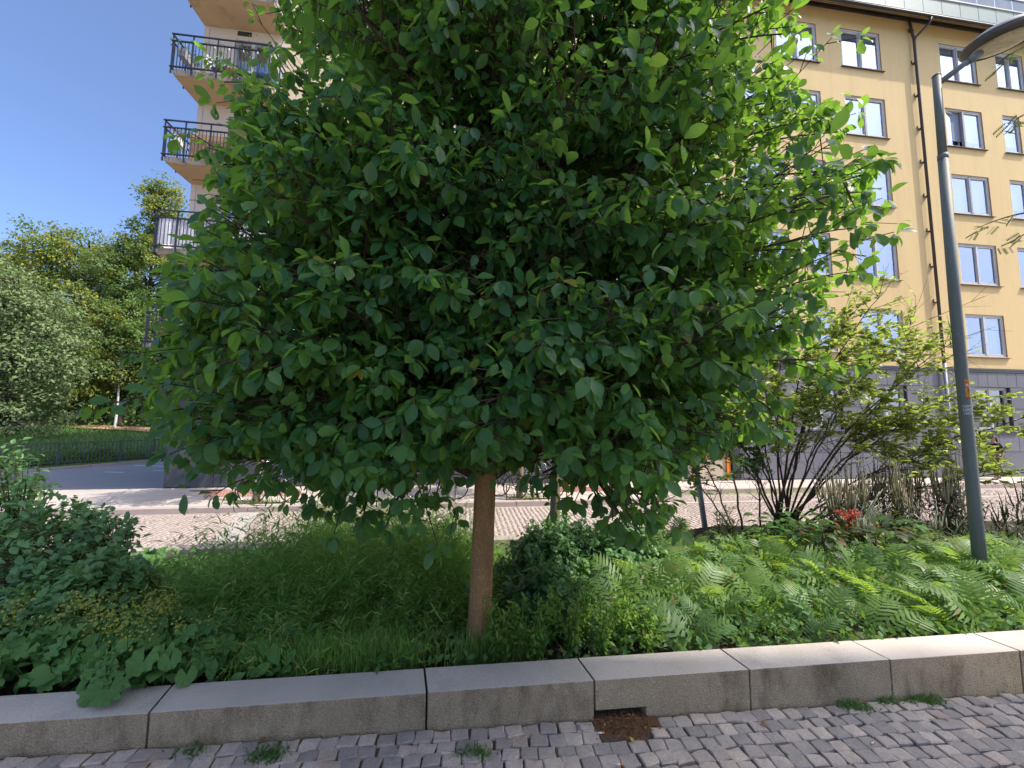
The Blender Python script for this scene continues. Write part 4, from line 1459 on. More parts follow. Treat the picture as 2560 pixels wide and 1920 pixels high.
r_ = np.random.default_rng(21)
LP, LD, LU, LS = [], [], [], []
limb, twig = [], MB()


def rosette(p, d, n, sc=1.0, spread=0.9):
    d = unit(d)
    for k in range(n):
        a = k * 2.4 + r_.uniform(0, 1)
        e1 = unit(np.cross(d, (0.3, 0.2, 1.0)))
        e2 = np.cross(d, e1)
        side = math.cos(a) * e1 + math.sin(a) * e2
        v = unit(d * r_.uniform(.25, .9) + side * spread + np.array([0, 0, -r_.uniform(.2, .85)]))
        LP.append(p + v * .008)
        LD.append(v)
        LU.append(unit(np.array([0, 0, 1.0]) * .8 + d * .45 + r_.normal(0, .30, 3)))
        LS.append(sc * r_.uniform(.36, .88))


def inside(p):
    q = proj(np.asarray(p)[None])[0]
    return q[2] > .8 and bool(inpoly(q[:1], q[1:2], POLY)[0])


def grow_limb(p0, tip, r0, sag=0.12, nsub=9, free=False):
    for _ in range(14):
        if free or inside(tip):
            break
        tip = p0 + (tip - p0) * .93
    L = np.linalg.norm(tip - p0)
    c = (p0 + tip) / 2 + np.array([0, 0, sag * L]) + r_.normal(0, .05 * L, 3)
    pts = bezier(p0, c, tip, 12)
    rr = np.linspace(r0, .004, 12)
    m_ = MB()
    m_.tube(pts - TB, rr, 7)
    limb.append((L * r0, m_))
    rosette(tip, pts[-1] - pts[-2], 7)
    for k in range(nsub):
        t = .22 + .76 * (k + r_.uniform(0, .8)) / nsub
        i = min(int(t * 11), 10)
        q = pts[i] + (pts[i + 1] - pts[i]) * (t * 11 - i)
        ax = unit(pts[i + 1] - pts[i])
        sd = unit(np.cross(ax, (0, 0, 1.0))) * (1 if k % 2 else -1)
        sd = unit(sd + .7 * ax + np.array([0, 0, r_.uniform(-.45, .5)]) + r_.normal(0, .25, 3))
        sl_ = (0.22 + .42 * L * (1 - t) ** .7 * r_.uniform(.5, 1.0)) * r_.uniform(.7, 1.1)
        e = q + sd * sl_
        if not free and not inside(e):
            e = q + sd * sl_ * .45
            sl_ *= .45
        cc = (q + e) / 2 + np.array([0, 0, .08 * sl_])
        tw = bezier(q, cc, e, 5)
        twig.tube(tw - TB, np.linspace(max(.004, rr[i] * .55), .0025, 5), 4, caps=False)
        rosette(e, tw[-1] - tw[-2], r_.integers(5, 8))
        nn = int(sl_ / .074)
        for j in range(nn):
            tt = (j + r_.uniform(.2, .8)) / nn
            b = q + (e - q) * tt + np.array([0, 0, .16 * sl_ * tt * (1 - tt)])
            if j % 2 == 0:
                s2 = unit(np.cross(sd, (0, 0, 1.0)) * (1 if (j // 2) % 2 else -1) + .6 * sd + r_.normal(0, .35, 3))
                l2 = r_.uniform(.07, .20)
                e2 = b + s2 * l2
                twig.tube([b - TB, e2 - TB], [.003, .002], 3, caps=False)
                rosette(e2, s2, r_.integers(3, 6))
            else:
                rosette(b, sd, 2)


TIER = [1.42, 1.95, 1.5, 2.55, 2.0, 3.15, 2.62, 3.8, 3.2, 4.45, 1.45, 5.1, 3.85, 5.8]
NB = 170
for i in range(NB):
    zt = TIER[i % len(TIER)] + r_.normal(0, .12)
    az = i * 2.39996 + r_.normal(0, .15)
    R = env(az, zt) * r_.uniform(.86, 1.0) - .12
    tip = np.array([TB[0] + .02 + R * math.cos(az), TB[1] + R * math.sin(az), zt])
    z0 = max(1.12, zt - R * r_.uniform(.18, .5)) if zt > 1.55 else r_.uniform(1.2, 1.5)
    p0 = trunk_at(z0)
    grow_limb(p0, tip, .007 + .010 * R * (1 if zt < 4.5 else .7), .10 if zt > 1.7 else .22, 15)
# inner shoots fill the middle
for i in range(120):
    zt = r_.uniform(1.3, 5.6) if i % 3 else TIER[i % len(TIER)]
    az = r_.uniform(0, 2 * math.pi)
    R = env(az, zt) * r_.uniform(.35, .65)
    tip = np.array([TB[0] + R * math.cos(az), TB[1] + R * math.sin(az), zt])
    grow_limb(trunk_at(max(1.15, zt - R * .4)), tip, .010, .1, 8)
for i in range(105):          # fuller flanks
    zt = TIER[i % 10] + r_.normal(0, .10)
    az = (0.0 if i % 5 > 1 else math.pi) + r_.uniform(-.85, .95)
    R = env(az, zt) * r_.uniform(.72, 1.0)
    tip = np.array([TB[0] + R * math.cos(az), TB[1] + R * math.sin(az), zt])
    p0 = trunk_at(max(1.15, zt - R * r_.uniform(.1, .4)))
    p0 = p0 + (tip - p0) * .3
    grow_limb(p0, tip, .009, .1, 13)
main_n = len(LP)
# free sprays that stand out of the outline
PROT = [(610, 285, 2.3, .35), (560, 410, 2.2, .35), (560, 205, 2.6, .5), (2070, 290, 2.25, .8), (2095, 330, 2.3, .6), (2170, 430, 2.2, .8), (2190, 520, 2.2, .6), (2165, 640, 2.3, .5), (365, 1010, 2.1, .5),
        (400, 900, 2.2, .5), (430, 760, 2.3, .5), (1010, 1310, 1.9, .7), (820, 1270, 2.0, .5), (860, 1270, 2.1, .6), (1570, 1320, 1.9, .8), (1640, 1300, 2.0, .7), (590, 1225, 2.0, .5), (1090, 1240, 2.2, .6), (900, 1285, 2.0, .5), (965, 1315, 1.95, .5), (690, 1185, 2.1, .5), (1545, 1285, 1.95, .55), (1605, 1335, 1.9, .5), (1495, 1235, 2.0, .5), (1650, 1270, 2.05, .5), (760, 1225, 2.05, .5), (470, 1140, 2.1, .4), (1390, 1165, 2.15, .5),
        (1300, 1120, 2.1, .6), (1420, 1190, 2.1, .6), (1500, 1260, 2.0, .7), (1960, 1050, 2.0, .6), (1800, 1110, 2.0, .6), (2040, 900, 2.1, .5), (1960, 200, 2.5, .6)]
for u, v, y, L in PROT:
    tip = aty(u, v, y)
    inw = unit(np.array([TB[0], TB[1] + .2, tip[2] + (.7 if v > 1000 else -.25)]) - tip)
    grow_limb(tip + inw * L * 1.6, tip, .008, .12 if v < 1000 else .3, 5, True)
LP, LD, LU, LS = map(np.array, (LP, LD, LU, LS))
q = proj(LP)
j1, j2 = r_.normal(0, 14, len(LP)), r_.normal(0, 14, len(LP))
keep = inpoly(q[:, 0] + j1, q[:, 1] + j2, POLY) | (np.arange(len(LP)) >= main_n)
keep &= (q[:, 2] > .85)
keep &= ~((np.abs(LP[:, 0] - TB[0] - .02) < .075) & (LP[:, 1] < 2.5) & (((LP[:, 2] > 2.12) & (LP[:, 2] < 2.55)) | ((LP[:, 2] > 2.75) & (LP[:, 2] < 3.0))) & (r_.uniform(0, 1, len(LP)) < .85))
LP, LD, LU, LS = LP[keep], LD[keep], LU[keep], LS[keep]
print('main tree leaves', len(LP))
tm = [leaf_tmpl(.118, .060, 7, fold=.26, curl=.28, ob=.57, petiole=.14, wav=.03, seed=k) for k in range(4)] + [leaf_tmpl(.112, .062, 7, fold=.36, curl=.45, ob=.55, wav=.04, seed=21), leaf_tmpl(.112, .070, 7, fold=.34, curl=.42, ob=.56, petiole=.14, wav=.05, seed=9)]
foliage(tree, TB, tm, LP, frames(LD, LU), LS, mt['leafmain'], 290)
limb.sort(key=lambda x: -x[0])
for k, (a, m_) in enumerate(limb[:70]):
    obj('branch', m_, mt['limb'], tree)
m_ = MB()
for a, b in limb[70:]:
    m_.add(b.v, b.f, 0, True)
obj('small_branches', m_, mt['limb'], tree, kind='stuff')
obj('twigs', twig, mt['stem'], tree, kind='stuff')


# ---- generic tree with a lobed crown
def lobed_tree(name, label, base, height, lobes, n, leaf, mats, bark, rad=.16, group=None, lean=(0, 0), cat='tree', n_br=10, shell=.55, bare=0.3):
    base = np.asarray(base, float)
    t = thing(name, label, cat, base, 0, group)
    r2 = np.random.default_rng(abs(hash(label)) % 1000 if False else int(1000 * (base[0] + 50) + 77 * height) % 99991)
    top = np.array([lean[0], lean[1], height * .88])
    pts = [np.array([0, 0, -.15]), np.array([0, 0, .1])] + [top * k + np.array([.06 * math.sin(5 * k), .06 * math.cos(4 * k), 0]) * height * .1 for k in (.25, .5, .75, 1.0)]
    trunk_obj(t, 'trunk', pts, [rad * 1.15, rad, rad * .85, rad * .65, rad * .4, rad * .12], bark, 10)
    lob = [(np.array(c, float), np.array(s, float)) for c, s in lobes]
    m_ = MB()
    for k, (c, s) in enumerate(lob):
        z0 = max(height * bare * .8, min(c[2] - .35 * np.hypot(c[0], c[1]), height * .8))
        p0 = np.array([np.interp(z0, [p[2] for p in pts], [p[i] for p in pts]) for i in (0, 1)] + [z0])
        for j in range(4):
            e = c + s * r2.uniform(-.75, .75, 3)
            m_.tube(bezier(p0, (p0 + e) / 2 + (0, 0, .1 * height * .3), e, 6), np.linspace(rad * .38, rad * .04, 6), 5, caps=False)
    obj('limbs', m_, bark, t, kind='stuff')
    w = np.array([s[0] * s[1] + s[2] * s[0] + s[1] * s[2] for c, s in lob])
    w = w / w.sum()
    for mi, mat in enumerate(mats):
        nn = int(n * 1.5) // len(mats)
        k = r2.choice(len(lob), nn, p=w)
        C = np.array([l[0] for l in lob])[k]
        S = np.array([l[1] for l in lob])[k]
        d = r2.normal(0, 1, (nn, 3))
        d /= np.linalg.norm(d, axis=1, keepdims=True)
        # sprays: leaves bunch on random sub-clumps of each lobe
        nb = max(40, nn // 26)
        kb = r2.choice(len(lob), nb, p=w)
        db = r2.normal(0, 1, (nb, 3))
        db /= np.linalg.norm(db, axis=1, keepdims=True)
        cb2 = np.array([l[0] for l in lob])[kb] + db * np.array([l[1] for l in lob])[kb] * (shell + (1 - shell) * r2.uniform(0, 1, (nb, 1)) ** .6)
        ib = r2.integers(0, nb, nn)
        sc = np.array([l[1] for l in lob])[kb][ib]
        P = cb2[ib] + r2.normal(0, 1, (nn, 3)) * sc * (.15, .15, .085) + r2.normal(0, leaf * .5, (nn, 3))
        D = db[ib] + r2.normal(0, .7, (nn, 3)) + (0, 0, -.25)
        U = r2.normal(0, .45, (nn, 3)) + (0, 0, 1.0) + db[ib] * .5
        okk = P[:, 2] > .1
        me_ = scatter_mesh('crown', [leaf_tmpl(leaf, leaf * .62, 2, fold=.2, curl=.2, petiole=.05), leaf_tmpl(leaf, leaf * .5, 2, fold=.3, curl=.35, petiole=.05, seed=3)],
                           P[okk], frames(D[okk], U[okk]), r2.uniform(.7, 1.3, okk.sum()), r2.integers(0, 2, okk.sum()))
        link('crown', me_, mat, t)
    return t


def auto_lobes(r2, R, z0, z1, n, sq=.8):
    L = []
    for k in range(n):
        z = z0 + (z1 - z0) * (k + .5) / n
        f = math.sin(math.pi * min(1, .18 + .80 * (k + .5) / n)) ** .7
        for j in range(3 if f > .6 else 2):
            a = r2.uniform(0, 6.28)
            rr = R * f * r2.uniform(.3, .7)
            s = R * r2.uniform(.34, .52)
            L.append(((rr * math.cos(a), rr * math.sin(a), z + r2.uniform(-.3, .3)), (s, s, s * sq)))
    return L


# ---- street trees behind the big one
rr = random.Random(2)
t3 = np.array([0.62, 5.55, -0.47])
lobed_tree('street_tree', 'slim tree with lichen spotted trunk rising behind the ferns', t3, 7.6, auto_lobes(rr, 1.55, 3.2, 7.3, 6), 7000, .10, [mt['leafback'], mt['leafback']], mt['bark2'], .078, n_br=6, bare=.4)
P1 = fw(-5.36, 2.22, Z_SW)
lobed_tree('street_tree', 'young street tree rising through the front wheel of the silver bicycle', P1, 6.2, auto_lobes(rr, 1.5, 3.0, 5.9, 5), 5200, .12, [mt['leafback'], mt['leafshrub']], mt['bark2'], .095, bare=.45)
P2 = fw(1.60, 2.3, Z_SW)
lobed_tree('street_tree', 'young street tree beside the black bicycle', P2, 6.4, auto_lobes(rr, 1.5, 3.1, 6.1, 5), 5200, .12, [mt['leafback'], mt['leafback']], mt['bark2'], .10, bare=.45)

# ---- park trees far left
rr = random.Random(9)
PARK = [  # u, Y, top v, crown radius, materials, leaf, n, label
    (60, 21.5, 655, 3.6, ('bg3', 'bg3'), .20, 15000, 'broad pale green tree nearest the park railing at the left edge', .02),
    (150, 31, 545, 4.6, ('bg2', 'bg1'), .24, 12000, 'olive green park tree with the highest top left of centre of the grove', .2),
    (20, 33, 590, 4.8, ('bg2', 'bg2'), .24, 11000, 'yellowish park tree behind the broad pale tree', .2),
    (245, 33, 560, 4.0, ('bg1', 'bg2'), .24, 11000, 'green park tree in the middle of the grove', .2),
    (310, 30, 585, 3.2, ('bg1', 'bg1'), .22, 8500, 'fresh green park tree just left of the tall tree', .2),
    (405, 31, 425, 3.1, ('bg1', 'bg2'), .22, 17000, 'tallest park tree rising behind the balconies', .2),
    (215, 26, 700, 2.6, ('bg2', 'bg1'), .20, 7000, 'low tree with yellow green leaves behind the broad pale tree', .1),
    (330, 28, 730, 3.2, ('bg1', 'bg1'), .22, 8500, 'dense dark green tree above the dirt path', .15),
    (440, 29, 740, 3.4, ('bg1', 'bg1'), .22, 6000, 'dark green park tree beside the corner of the cream house', .15),
    (-160, 27, 560, 4.5, ('bg2', 'bg1'), .24, 8000, 'olive park tree cut by the left edge of the picture', .15),
]
for u, y, v, R, ms, lf, n, lab, bare in PARK:
    top = aty(u, v, y)
    zb = HZ(top[0], y)
    h = top[2] - zb
    lobed_tree('park_tree', lab, (top[0], y, zb), h, auto_lobes(rr, R, max(.8, h * bare + R * .25), h - R * .36, 13 if h > 18 else (8 if h > 9 else 5)), n, lf, [mt[m] for m in ms], mt['bark3'], .22, 'trees in the park', bare=bare)
b = aty(283, 1105, 27.0)
zb = HZ(b[0], 27.0)
lobed_tree('birch_tree', 'slender birch with a white trunk by the dirt path', (b[0], 27.0, zb), 6.5, [((0, 0, 4.2), (1.0, 1.0, 1.3)), ((.4, 0, 5.6), (.8, .8, 1.0)), ((-.7, 0, 3.3), (.8, .7, .5))], 2600, .14, [mt['bg3'], mt['bg2']], mt['birch'], .085, bare=.5)
# undergrowth of the park: one dense mass
r2 = np.random.default_rng(31)
n = 22000
P = np.stack([r2.uniform(-48, -12, n), r2.uniform(24, 46, n), np.zeros(n)], 1)
tt = (P[:, :2] - np.array([-19.64, 14.71])) @ np.array([-0.89, 0.45])
P = P[tt > 13.5]
tt = tt[tt > 13.5]
hm = 1.2 + 3.4 * np.clip((tt - 13.5) / 5, 0, 1)
P[:, 2] = np.interp(tt, [9, 14, 22, 40], [0, .5, 1.5, 4]) + r2.uniform(0, 1, len(P)) * hm * (.75 + .25 * np.sin(P[:, 0] * 1.3) * np.sin(P[:, 1]))
me = scatter_mesh('undergrowth', [leaf_tmpl(.3, .2, 2)], P, frames(r2.normal(0, 1, P.shape), r2.normal(0, .5, P.shape) + (0, 0, 1)), r2.uniform(.7, 1.3, len(P)))
o = link('undergrowth', me, mt['bg1'], kind='stuff')
# weeds and low shrubs along the railing
n = 9000
t = r2.uniform(0, 3, n)
k = t.astype(int)
fr = t - k
FVa = np.array(FV)
P2d = FVa[k] * (1 - fr)[:, None] + FVa[k + 1] * fr[:, None]
off = r2.gamma(2, .55, n) + .12
P2d = P2d + np.array([-0.89, 0.45]) * off[:, None]
hh = .25 + .5 * np.clip(np.sin(t * 9) + np.sin(t * 23) * .6, 0, 1.4)
tt = (P2d - np.array([-19.64, 14.71])) @ np.array([-0.89, 0.45])
z = np.interp(tt, [0, 1.2, 4, 9, 14, 22], [Z_AS + .09, -.72, -.55, 0, .5, 1.5]) + r2.uniform(0, 1, n) * hh
P = np.column_stack([P2d, z])
me = scatter_mesh('verge_plants', [leaf_tmpl(.16, .09, 2)], P, frames(r2.normal(0, 1, P.shape) + (0, 0, .5), r2.normal(0, .5, P.shape) + (0, 0, 1)), r2.uniform(.6, 1.4, n))
link('verge_plants', me, mt['bg1'], kind='stuff')
n = 26000
P2d = np.stack([r2.uniform(-36, -12, n), r2.uniform(13, 34, n)], 1)
tt = (P2d - np.array([-19.64, 14.71])) @ np.array([-0.89, 0.45])
pth = np.abs(P2d[:, 1] - np.interp(P2d[:, 0], [p[0] for p in pp], [p[1] for p in pp]))
ok = (tt > .9) & (tt < 15) & (pth > 1.2)
P2d, tt = P2d[ok], tt[ok]
P = np.column_stack([P2d, np.interp(tt, [0, 1.2, 4, 9, 14, 22], [Z_AS + .09, -.72, -.55, 0, .5, 1.5])])
D = r2.normal(0, .35, P.shape) + (0, 0, 1.0)
me = scatter_mesh('verge_grass', [leaf_tmpl(.32, .03, 2, petiole=0)], P, frames(D, r2.normal(0, 1, P.shape)), r2.uniform(.6, 1.5, len(P)))
link('verge_grass', me, mt['fern2'], kind='stuff')

# ---- neighbour twig of a feathery tree that reaches in from the right
tb = np.array([7.6, 4.9, -.1])
t = thing('feathery_tree', 'thin tree with feathery leaves reaching in from the right edge', 'tree', tb)
trunk_obj(t, 'trunk', [(0, 0, -.2), (0, 0, 2), (-.1, 0, 4.2), (-.2, 0, 6.5)], [.09, .08, .055, .015], mt['bark3'])
PP, DD, UU, SSS = [], [], [], []
for u, v, ln, up in ((2435, 574, 1.4, .05), (2500, 156, 1.2, .1), (2512, 322, .9, .1), (2520, 610, .9, .0)):
    e = aty(u, v, 4.8)
    s_ = np.array([tb[0] - .1, tb[1], e[2] + up + .3])
    m_ = MB()
    br = bezier(s_, (s_ + e) / 2 + (0, 0, .15), e, 12)
    m_.tube(br - tb, np.linspace(.02, .003, 12), 5)
    obj('branch', m_, mt['bark3'], t)
    for i in range(7, 12):
        for sg in (-1, 1):
            st = br[i] + r_.normal(0, .03, 3)
            dr = unit(np.array([r_.normal(-.2, .5), sg * r_.uniform(.3, 1), r_.normal(-.5, .3)]))
            Lr = r_.uniform(.10, .15)
            for k in range(8):
                for s2 in (-1, 1):
                    PP.append(st + dr * Lr * (k + 1) / 8)
                    DD.append(unit(dr * .4 + s2 * np.cross(dr, (0, 0, 1.0))))
                    UU.append((0, 0, 1))
                    SSS.append(1.0)
PP, DD, UU = np.array(PP), np.array(DD), np.array(UU, float)
foliage(t, tb, [leaf_tmpl(.046, .018, 2, petiole=.05)], PP, frames(DD, UU), np.ones(len(PP)), mt['darkleaf'])

# ================================================================== LAMP POST
lb = np.array([4.70, 3.9, -0.06])
lp = thing('street_lamp', 'tall grey green street lamp with an oval head and two stickers on its post', 'street lamp', lb)
obj('post', MB().tube([(0, 0, -.2), (-.004, 0, .7), (0, 0, 2.9), (.02, 0, 4.50)], [.053, .051, .046, .041], 20), mt['lamp'], lp)
obj('upper_post', MB().tube([(.02, 0, 4.50), (.035, 0, 5.46)], [.036, .034], 18), mt['lamp'], lp)
obj('collar', MB().tube([(.02, 0, 4.47), (.021, 0, 4.53)], [.043, .043], 18), mt['lamp'], lp)
obj('cap', MB().tube([(.035, 0, 5.46), (.035, 0, 5.475)], [.038, .03], 18), mt['darkmetal'], lp)
obj('arm', MB().tube([(.035, 0, 5.36), (.36, 0, 5.61), (.42, 0, 5.655)], [.029, .029, .029], 12), mt['lamp'], lp)
obj('arm_socket', MB().tube([(.39, 0, 5.63), (.54, 0, 5.735)], [.037, .043], 12), mt['lamp'], lp)
hd = MB()
hd.lathe([(.012, -.02), (.285, -.02), (.315, 0.0), (.316, .02), (.30, .045), (.27, .08), (.20, .125), (.10, .15), (.001, .155)], 40)
hd.lathe([(.318, .006), (.325, .014), (.318, .022)], 40)
hd.lathe([(.306, .040), (.312, .046), (.300, .052)], 40)
h_ = obj('lamp_head', hd, mt['lamph'], lp)
h_.location = (.80, -.02, 5.88)
h_.rotation_euler = (R_(9), R_(-7), 0)
ln = obj('lens', MB().lathe([(.001, -.062), (.11, -.056), (.19, -.042), (.235, -.027), (.238, -.0205)], 36), mt['lampglass'], h_)
ring = obj('lens_ring', MB().lathe([(.240, -.0215), (.25, -.031), (.265, -.0215)], 36), mt['darkmetal'], h_)


def patch(r, a0, a1, z0, z1, n=6):
    m_ = MB()
    vs = []
    for i in range(n + 1):
        a = a0 + (a1 - a0) * i / n
        vs += [(r * math.sin(a), -r * math.cos(a), z0), (r * math.sin(a), -r * math.cos(a), z1)]
    m_.add(vs, [(2 * i, 2 * i + 2, 2 * i + 3, 2 * i + 1) for i in range(n)], 0, True)
    return m_


A0 = -.88           # the stickers face the camera side of the post
s1 = obj('sticker', patch(.0500, A0 + .2, A0 + .95, 1.835, 2.045), mt['stickr'], lp, label='worn red and yellow sticker, the upper one')
for a0, a1, z0, z1, m in ((.30, .52, 1.85, 1.94, 'stickyl'), (.6, .85, 1.88, 1.93, 'ink'), (.35, .75, 1.965, 1.99, 'stickw'), (.21, .94, 1.84, 1.848, 'ink'), (.65, .82, 1.85, 1.92, 'stickyl'), (.3, .85, 2.02, 2.03, 'stickyl')):
    obj('print', patch(.0507, A0 + a0, A0 + a1, z0, z1, 3), mt[m], s1)
s2 = obj('sticker', patch(.0505, A0 - .45, A0 + .95, 1.675, 1.77), mt['stickw'], lp, label='torn white sticker with dark letters, the lower one')
rk = random.Random(4)
for row, (z0, z1) in enumerate(((1.727, 1.762), (1.683, 1.716))):
    for k in range(6):
        a = A0 - .38 + k * .22 + rk.uniform(0, .03)
        w_ = .15
        obj('letter_stroke', patch(.0511, a, a + .035, z0, z1, 1), mt['ink'], s2)
        obj('letter_stroke', patch(.0511, a + w_ - .035, a + w_, z0 + rk.uniform(0, .01), z1, 1), mt['ink'], s2)
        zm = z0 + (z1 - z0) * rk.choice((.0, .4, .75))
        obj('letter_stroke', patch(.0511, a + .035, a + w_ - .035, zm, zm + .007, 1), mt['ink'], s2)
obj('bolt', MB().lathe([(.001, 0), (.012, 0), (.012, .006), (.001, .008)], 8), mt['galv'], lp).location = (.02, -.052, .44)

obj('base_hatch', patch(.0525, A0 - .2, A0 + 1.0, .42, .66), mt['lamp'], lp)
lp.scale = (.923, .923, .923)
lp.location = (4.338, 3.6, .064)
# sign post on the street side of the bed, leaning
sb = np.array([3.38, 6.62, -.6])
sp = thing('signpost', 'leaning grey metal post between the tree and the shrub', 'post', sb)
obj('pole', MB().tube([(0, 0, -.2), (-.30, 0, 2.4)], .045, 12), mt['galv'], sp)
obj('pole_cap', MB().tube([(-.30, 0, 2.4), (-.303, 0, 2.42)], [.05, .03], 12), mt['galv'], sp)

# ================================================================== SHRUBS
def fan_shrub(name, label, base, tips, poly, nleaf_scale, stem_r, leafmat_, lt, seed, n_parts=0, stem_mat='stem', node=.055, cat='shrub'):
    base = np.asarray(base, float)
    t = thing(name, label, cat, base)
    r2 = np.random.default_rng(seed)
    LPs, LDs, LUs = [], [], []
    tw = MB()

    def leaves_along(p, q, step):
        L = np.linalg.norm(q - p)
        d = unit(q - p)
        for j in range(max(2, int(L / step))):
            b = p + (q - p) * r2.uniform(0.1, 1)
            for s_ in (-1, 1):
                sd = unit(np.cross(d, (0, 0, 1.0)))
                v = unit(s_ * sd * r2.uniform(.5, 1) + d * r2.uniform(.3, .9) + (0, 0, r2.uniform(-.3, .5)))
                LPs.append(b)
                LDs.append(v)
                LUs.append(unit(np.array([0, 0, 1.0]) + r2.normal(0, .35, 3)))
    for i, tip in enumerate(tips):
        tip = np.asarray(tip, float)
        o_ = np.array([r2.normal(0, .10), r2.normal(0, .08), 0])
        L = np.linalg.norm(tip - base)
        c = base + o_ + np.array([(tip[0] - base[0]) * .35, (tip[1] - base[1]) * .35, (tip[2] - base[2]) * .62])
        pts = bezier(base + o_, c, tip, 14) + r2.normal(0, .012, (14, 3))
        rr_ = np.linspace(stem_r * r2.uniform(.7, 1.1), .004, 14)
        rr_[0] *= 1.2
        m_ = MB()
        m_.tube(pts - base, rr_, 7)
        obj('stem', m_, mt[stem_mat], t)
        for k in range(4, 14):
            for _ in range(2):
                q = pts[min(k, 12)] + (pts[min(k, 12) + 1] - pts[min(k, 12)]) * r2.uniform(0, 1)
                d = unit(unit(pts[min(k, 12) + 1] - pts[min(k, 12)]) + r2.normal(0, .75, 3) + (0, 0, .15))
                l2 = L * r2.uniform(.08, .22)
                e = q + d * l2
                tw.tube([q - base, (q + e) / 2 - base + r2.normal(0, .02, 3), e - base], [.006, .004, .002], 4, caps=False)
                if k > 5:
                    leaves_along(q, e, node / nleaf_scale)
                for _2 in range(3):
                    d2 = unit(d + r2.normal(0, .7, 3))
                    q2 = q + (e - q) * r2.uniform(.3, 1)
                    e2 = q2 + d2 * l2 * r2.uniform(.3, .7)
                    tw.tube([q2 - base, e2 - base], [.003, .0015], 3, caps=False)
                    if k > 4:
                        leaves_along(q2, e2, node / nleaf_scale)
    obj('twigs', tw, mt[stem_mat], t, kind='stuff')
    LPs, LDs, LUs = np.array(LPs), np.array(LDs), np.array(LUs)
    if poly is not None:
        q = proj(LPs)
        k = inpoly(q[:, 0] + r2.normal(0, 22, len(q)), q[:, 1] + r2.normal(0, 18, len(q)), poly)
        LPs, LDs, LUs = LPs[k], LDs[k], LUs[k]
    foliage(t, base, lt, LPs, frames(LDs, LUs), r2.uniform(.7, 1.25, len(LPs)), mt[leafmat_], n_parts)
    return t


sh_b = aty(1965, 1310, 5.9)
sh_b[2] = -.2
tips = [aty(*a) for a in ((1800, 900, 6.2), (1745, 965, 5.9), (1850, 850, 6.6), (2210, 730, 6.0), (2120, 790, 6.3), (2390, 850, 5.6), (2330, 900, 5.9), (2030, 830, 6.1), (2400, 985, 5.7), (2545, 1050, 5.2), (2350, 1120, 5.4), (2260, 1040, 5.8), (1900, 930, 6.0), (1830, 1000, 5.8), (1760, 1040, 5.7), (1950, 860, 6.5), (2180, 900, 5.4), (2290, 800, 6.5), (2080, 950, 5.3), (2520, 1180, 5.1))]
SPOLY = [(1690, 1020), (1880, 880), (2000, 800), (2180, 720), (2240, 700), (2230, 790), (2330, 810), (2410, 850), (2330, 900), (2360, 960), (2420, 960), (2570, 1020), (2570, 1215), (2380, 1220), (2300, 1190), (2230, 1150), (2140, 1120), (2080, 1100), (2010, 1080), (1960, 1180), (1860, 1160), (1700, 1170)]
lt_s = [leaf_tmpl(.086, .050, 3, fold=.3, curl=.25, ob=.52, petiole=.08, seed=k) for k in range(3)]
fan_shrub('shrub', 'large many stemmed shrub with yellow green leaves in front of the yellow house', sh_b, tips, SPOLY, 1.5, .019, 'leafshrub', lt_s, 4, 60)
b2 = aty(1865, 1335, 5.5)
b2[2] = -.25
fan_shrub('shrub', 'thin two stemmed shrub standing between the grey post and the large shrub', b2, [aty(1705, 1060, 5.6), (aty(1790, 1000, 5.5)), aty(1640, 1110, 5.9), aty(1880, 1090, 5.9)],
          [(1600, 1050), (1900, 950), (1930, 1180), (1760, 1200), (1590, 1160)], 1.4, .016, 'bush', lt_s, 8, 20)

# left bushes
lt_b = [leaf_tmpl(.062, .034, 3, fold=.3, curl=.3, ob=.5, petiole=.1, seed=k) for k in range(3)]
BPOLY = [(-400, 1040), (0, 1110), (60, 1080), (110, 1150), (150, 1230), (215, 1260), (300, 1270), (345, 1320), (385, 1400), (400, 1460), (330, 1560), (150, 1620), (-400, 1700)]


def leafy_bush(label, base, R, H, n, n_parts, seed, poly=BPOLY, group='bushes at the left end of the bed'):
    base = np.asarray(base, float)
    t = thing('leafy_bush', label, 'shrub', base, 0, group)
    r2 = np.random.default_rng(seed)
    P, D, U = [], [], []
    st = MB()
    for i in range(n):
        a, f = r2.uniform(0, 6.28), r2.uniform(0, 1) ** .6
        tip = np.array([R * f * math.cos(a), R * f * math.sin(a), H * (1 - .55 * f * f) * r2.uniform(.7, 1.05)])
        qt = proj((base + tip)[None])[0]
        if poly is not None and not inpoly(qt[:1], qt[1:2], poly)[0]:
            continue
        p = bezier(np.array([tip[0] * .12, tip[1] * .12, -.1]), np.array([tip[0] * .4, tip[1] * .4, tip[2] * .8]), tip, 8)
        st.tube(p, np.linspace(.007, .002, 8), 4, caps=False)
        for k in range(2, 8):
            ax = unit(p[k] - p[k - 1])
            for s_ in (-1, 1):
                v = unit(s_ * np.cross(ax, unit(r2.normal(0, 1, 3))) + .4 * ax + (0, 0, -.15))
                for w in range(2 if k < 7 else 3):
                    P.append(base + p[k] + r2.normal(0, .02, 3))
                    D.append(unit(v + r2.normal(0, .5, 3)))
                    U.append(unit(np.array([0, 0, 1.0]) + ax * .4 + r2.normal(0, .3, 3)))
    obj('stems', st, mt['stem'], t, kind='stuff')
    P, D, U = np.array(P), np.array(D), np.array(U)
    q = proj(P)
    k = inpoly(q[:, 0] + r2.normal(0, 14, len(q)), q[:, 1] + r2.normal(0, 14, len(q)), poly) if poly is not None else np.ones(len(q), bool)
    P, D, U = P[k], D[k], U[k]
    foliage(t, base, lt_b, P, frames(D, U), r2.uniform(.75, 1.35, len(P)), mt['bush'], n_parts)


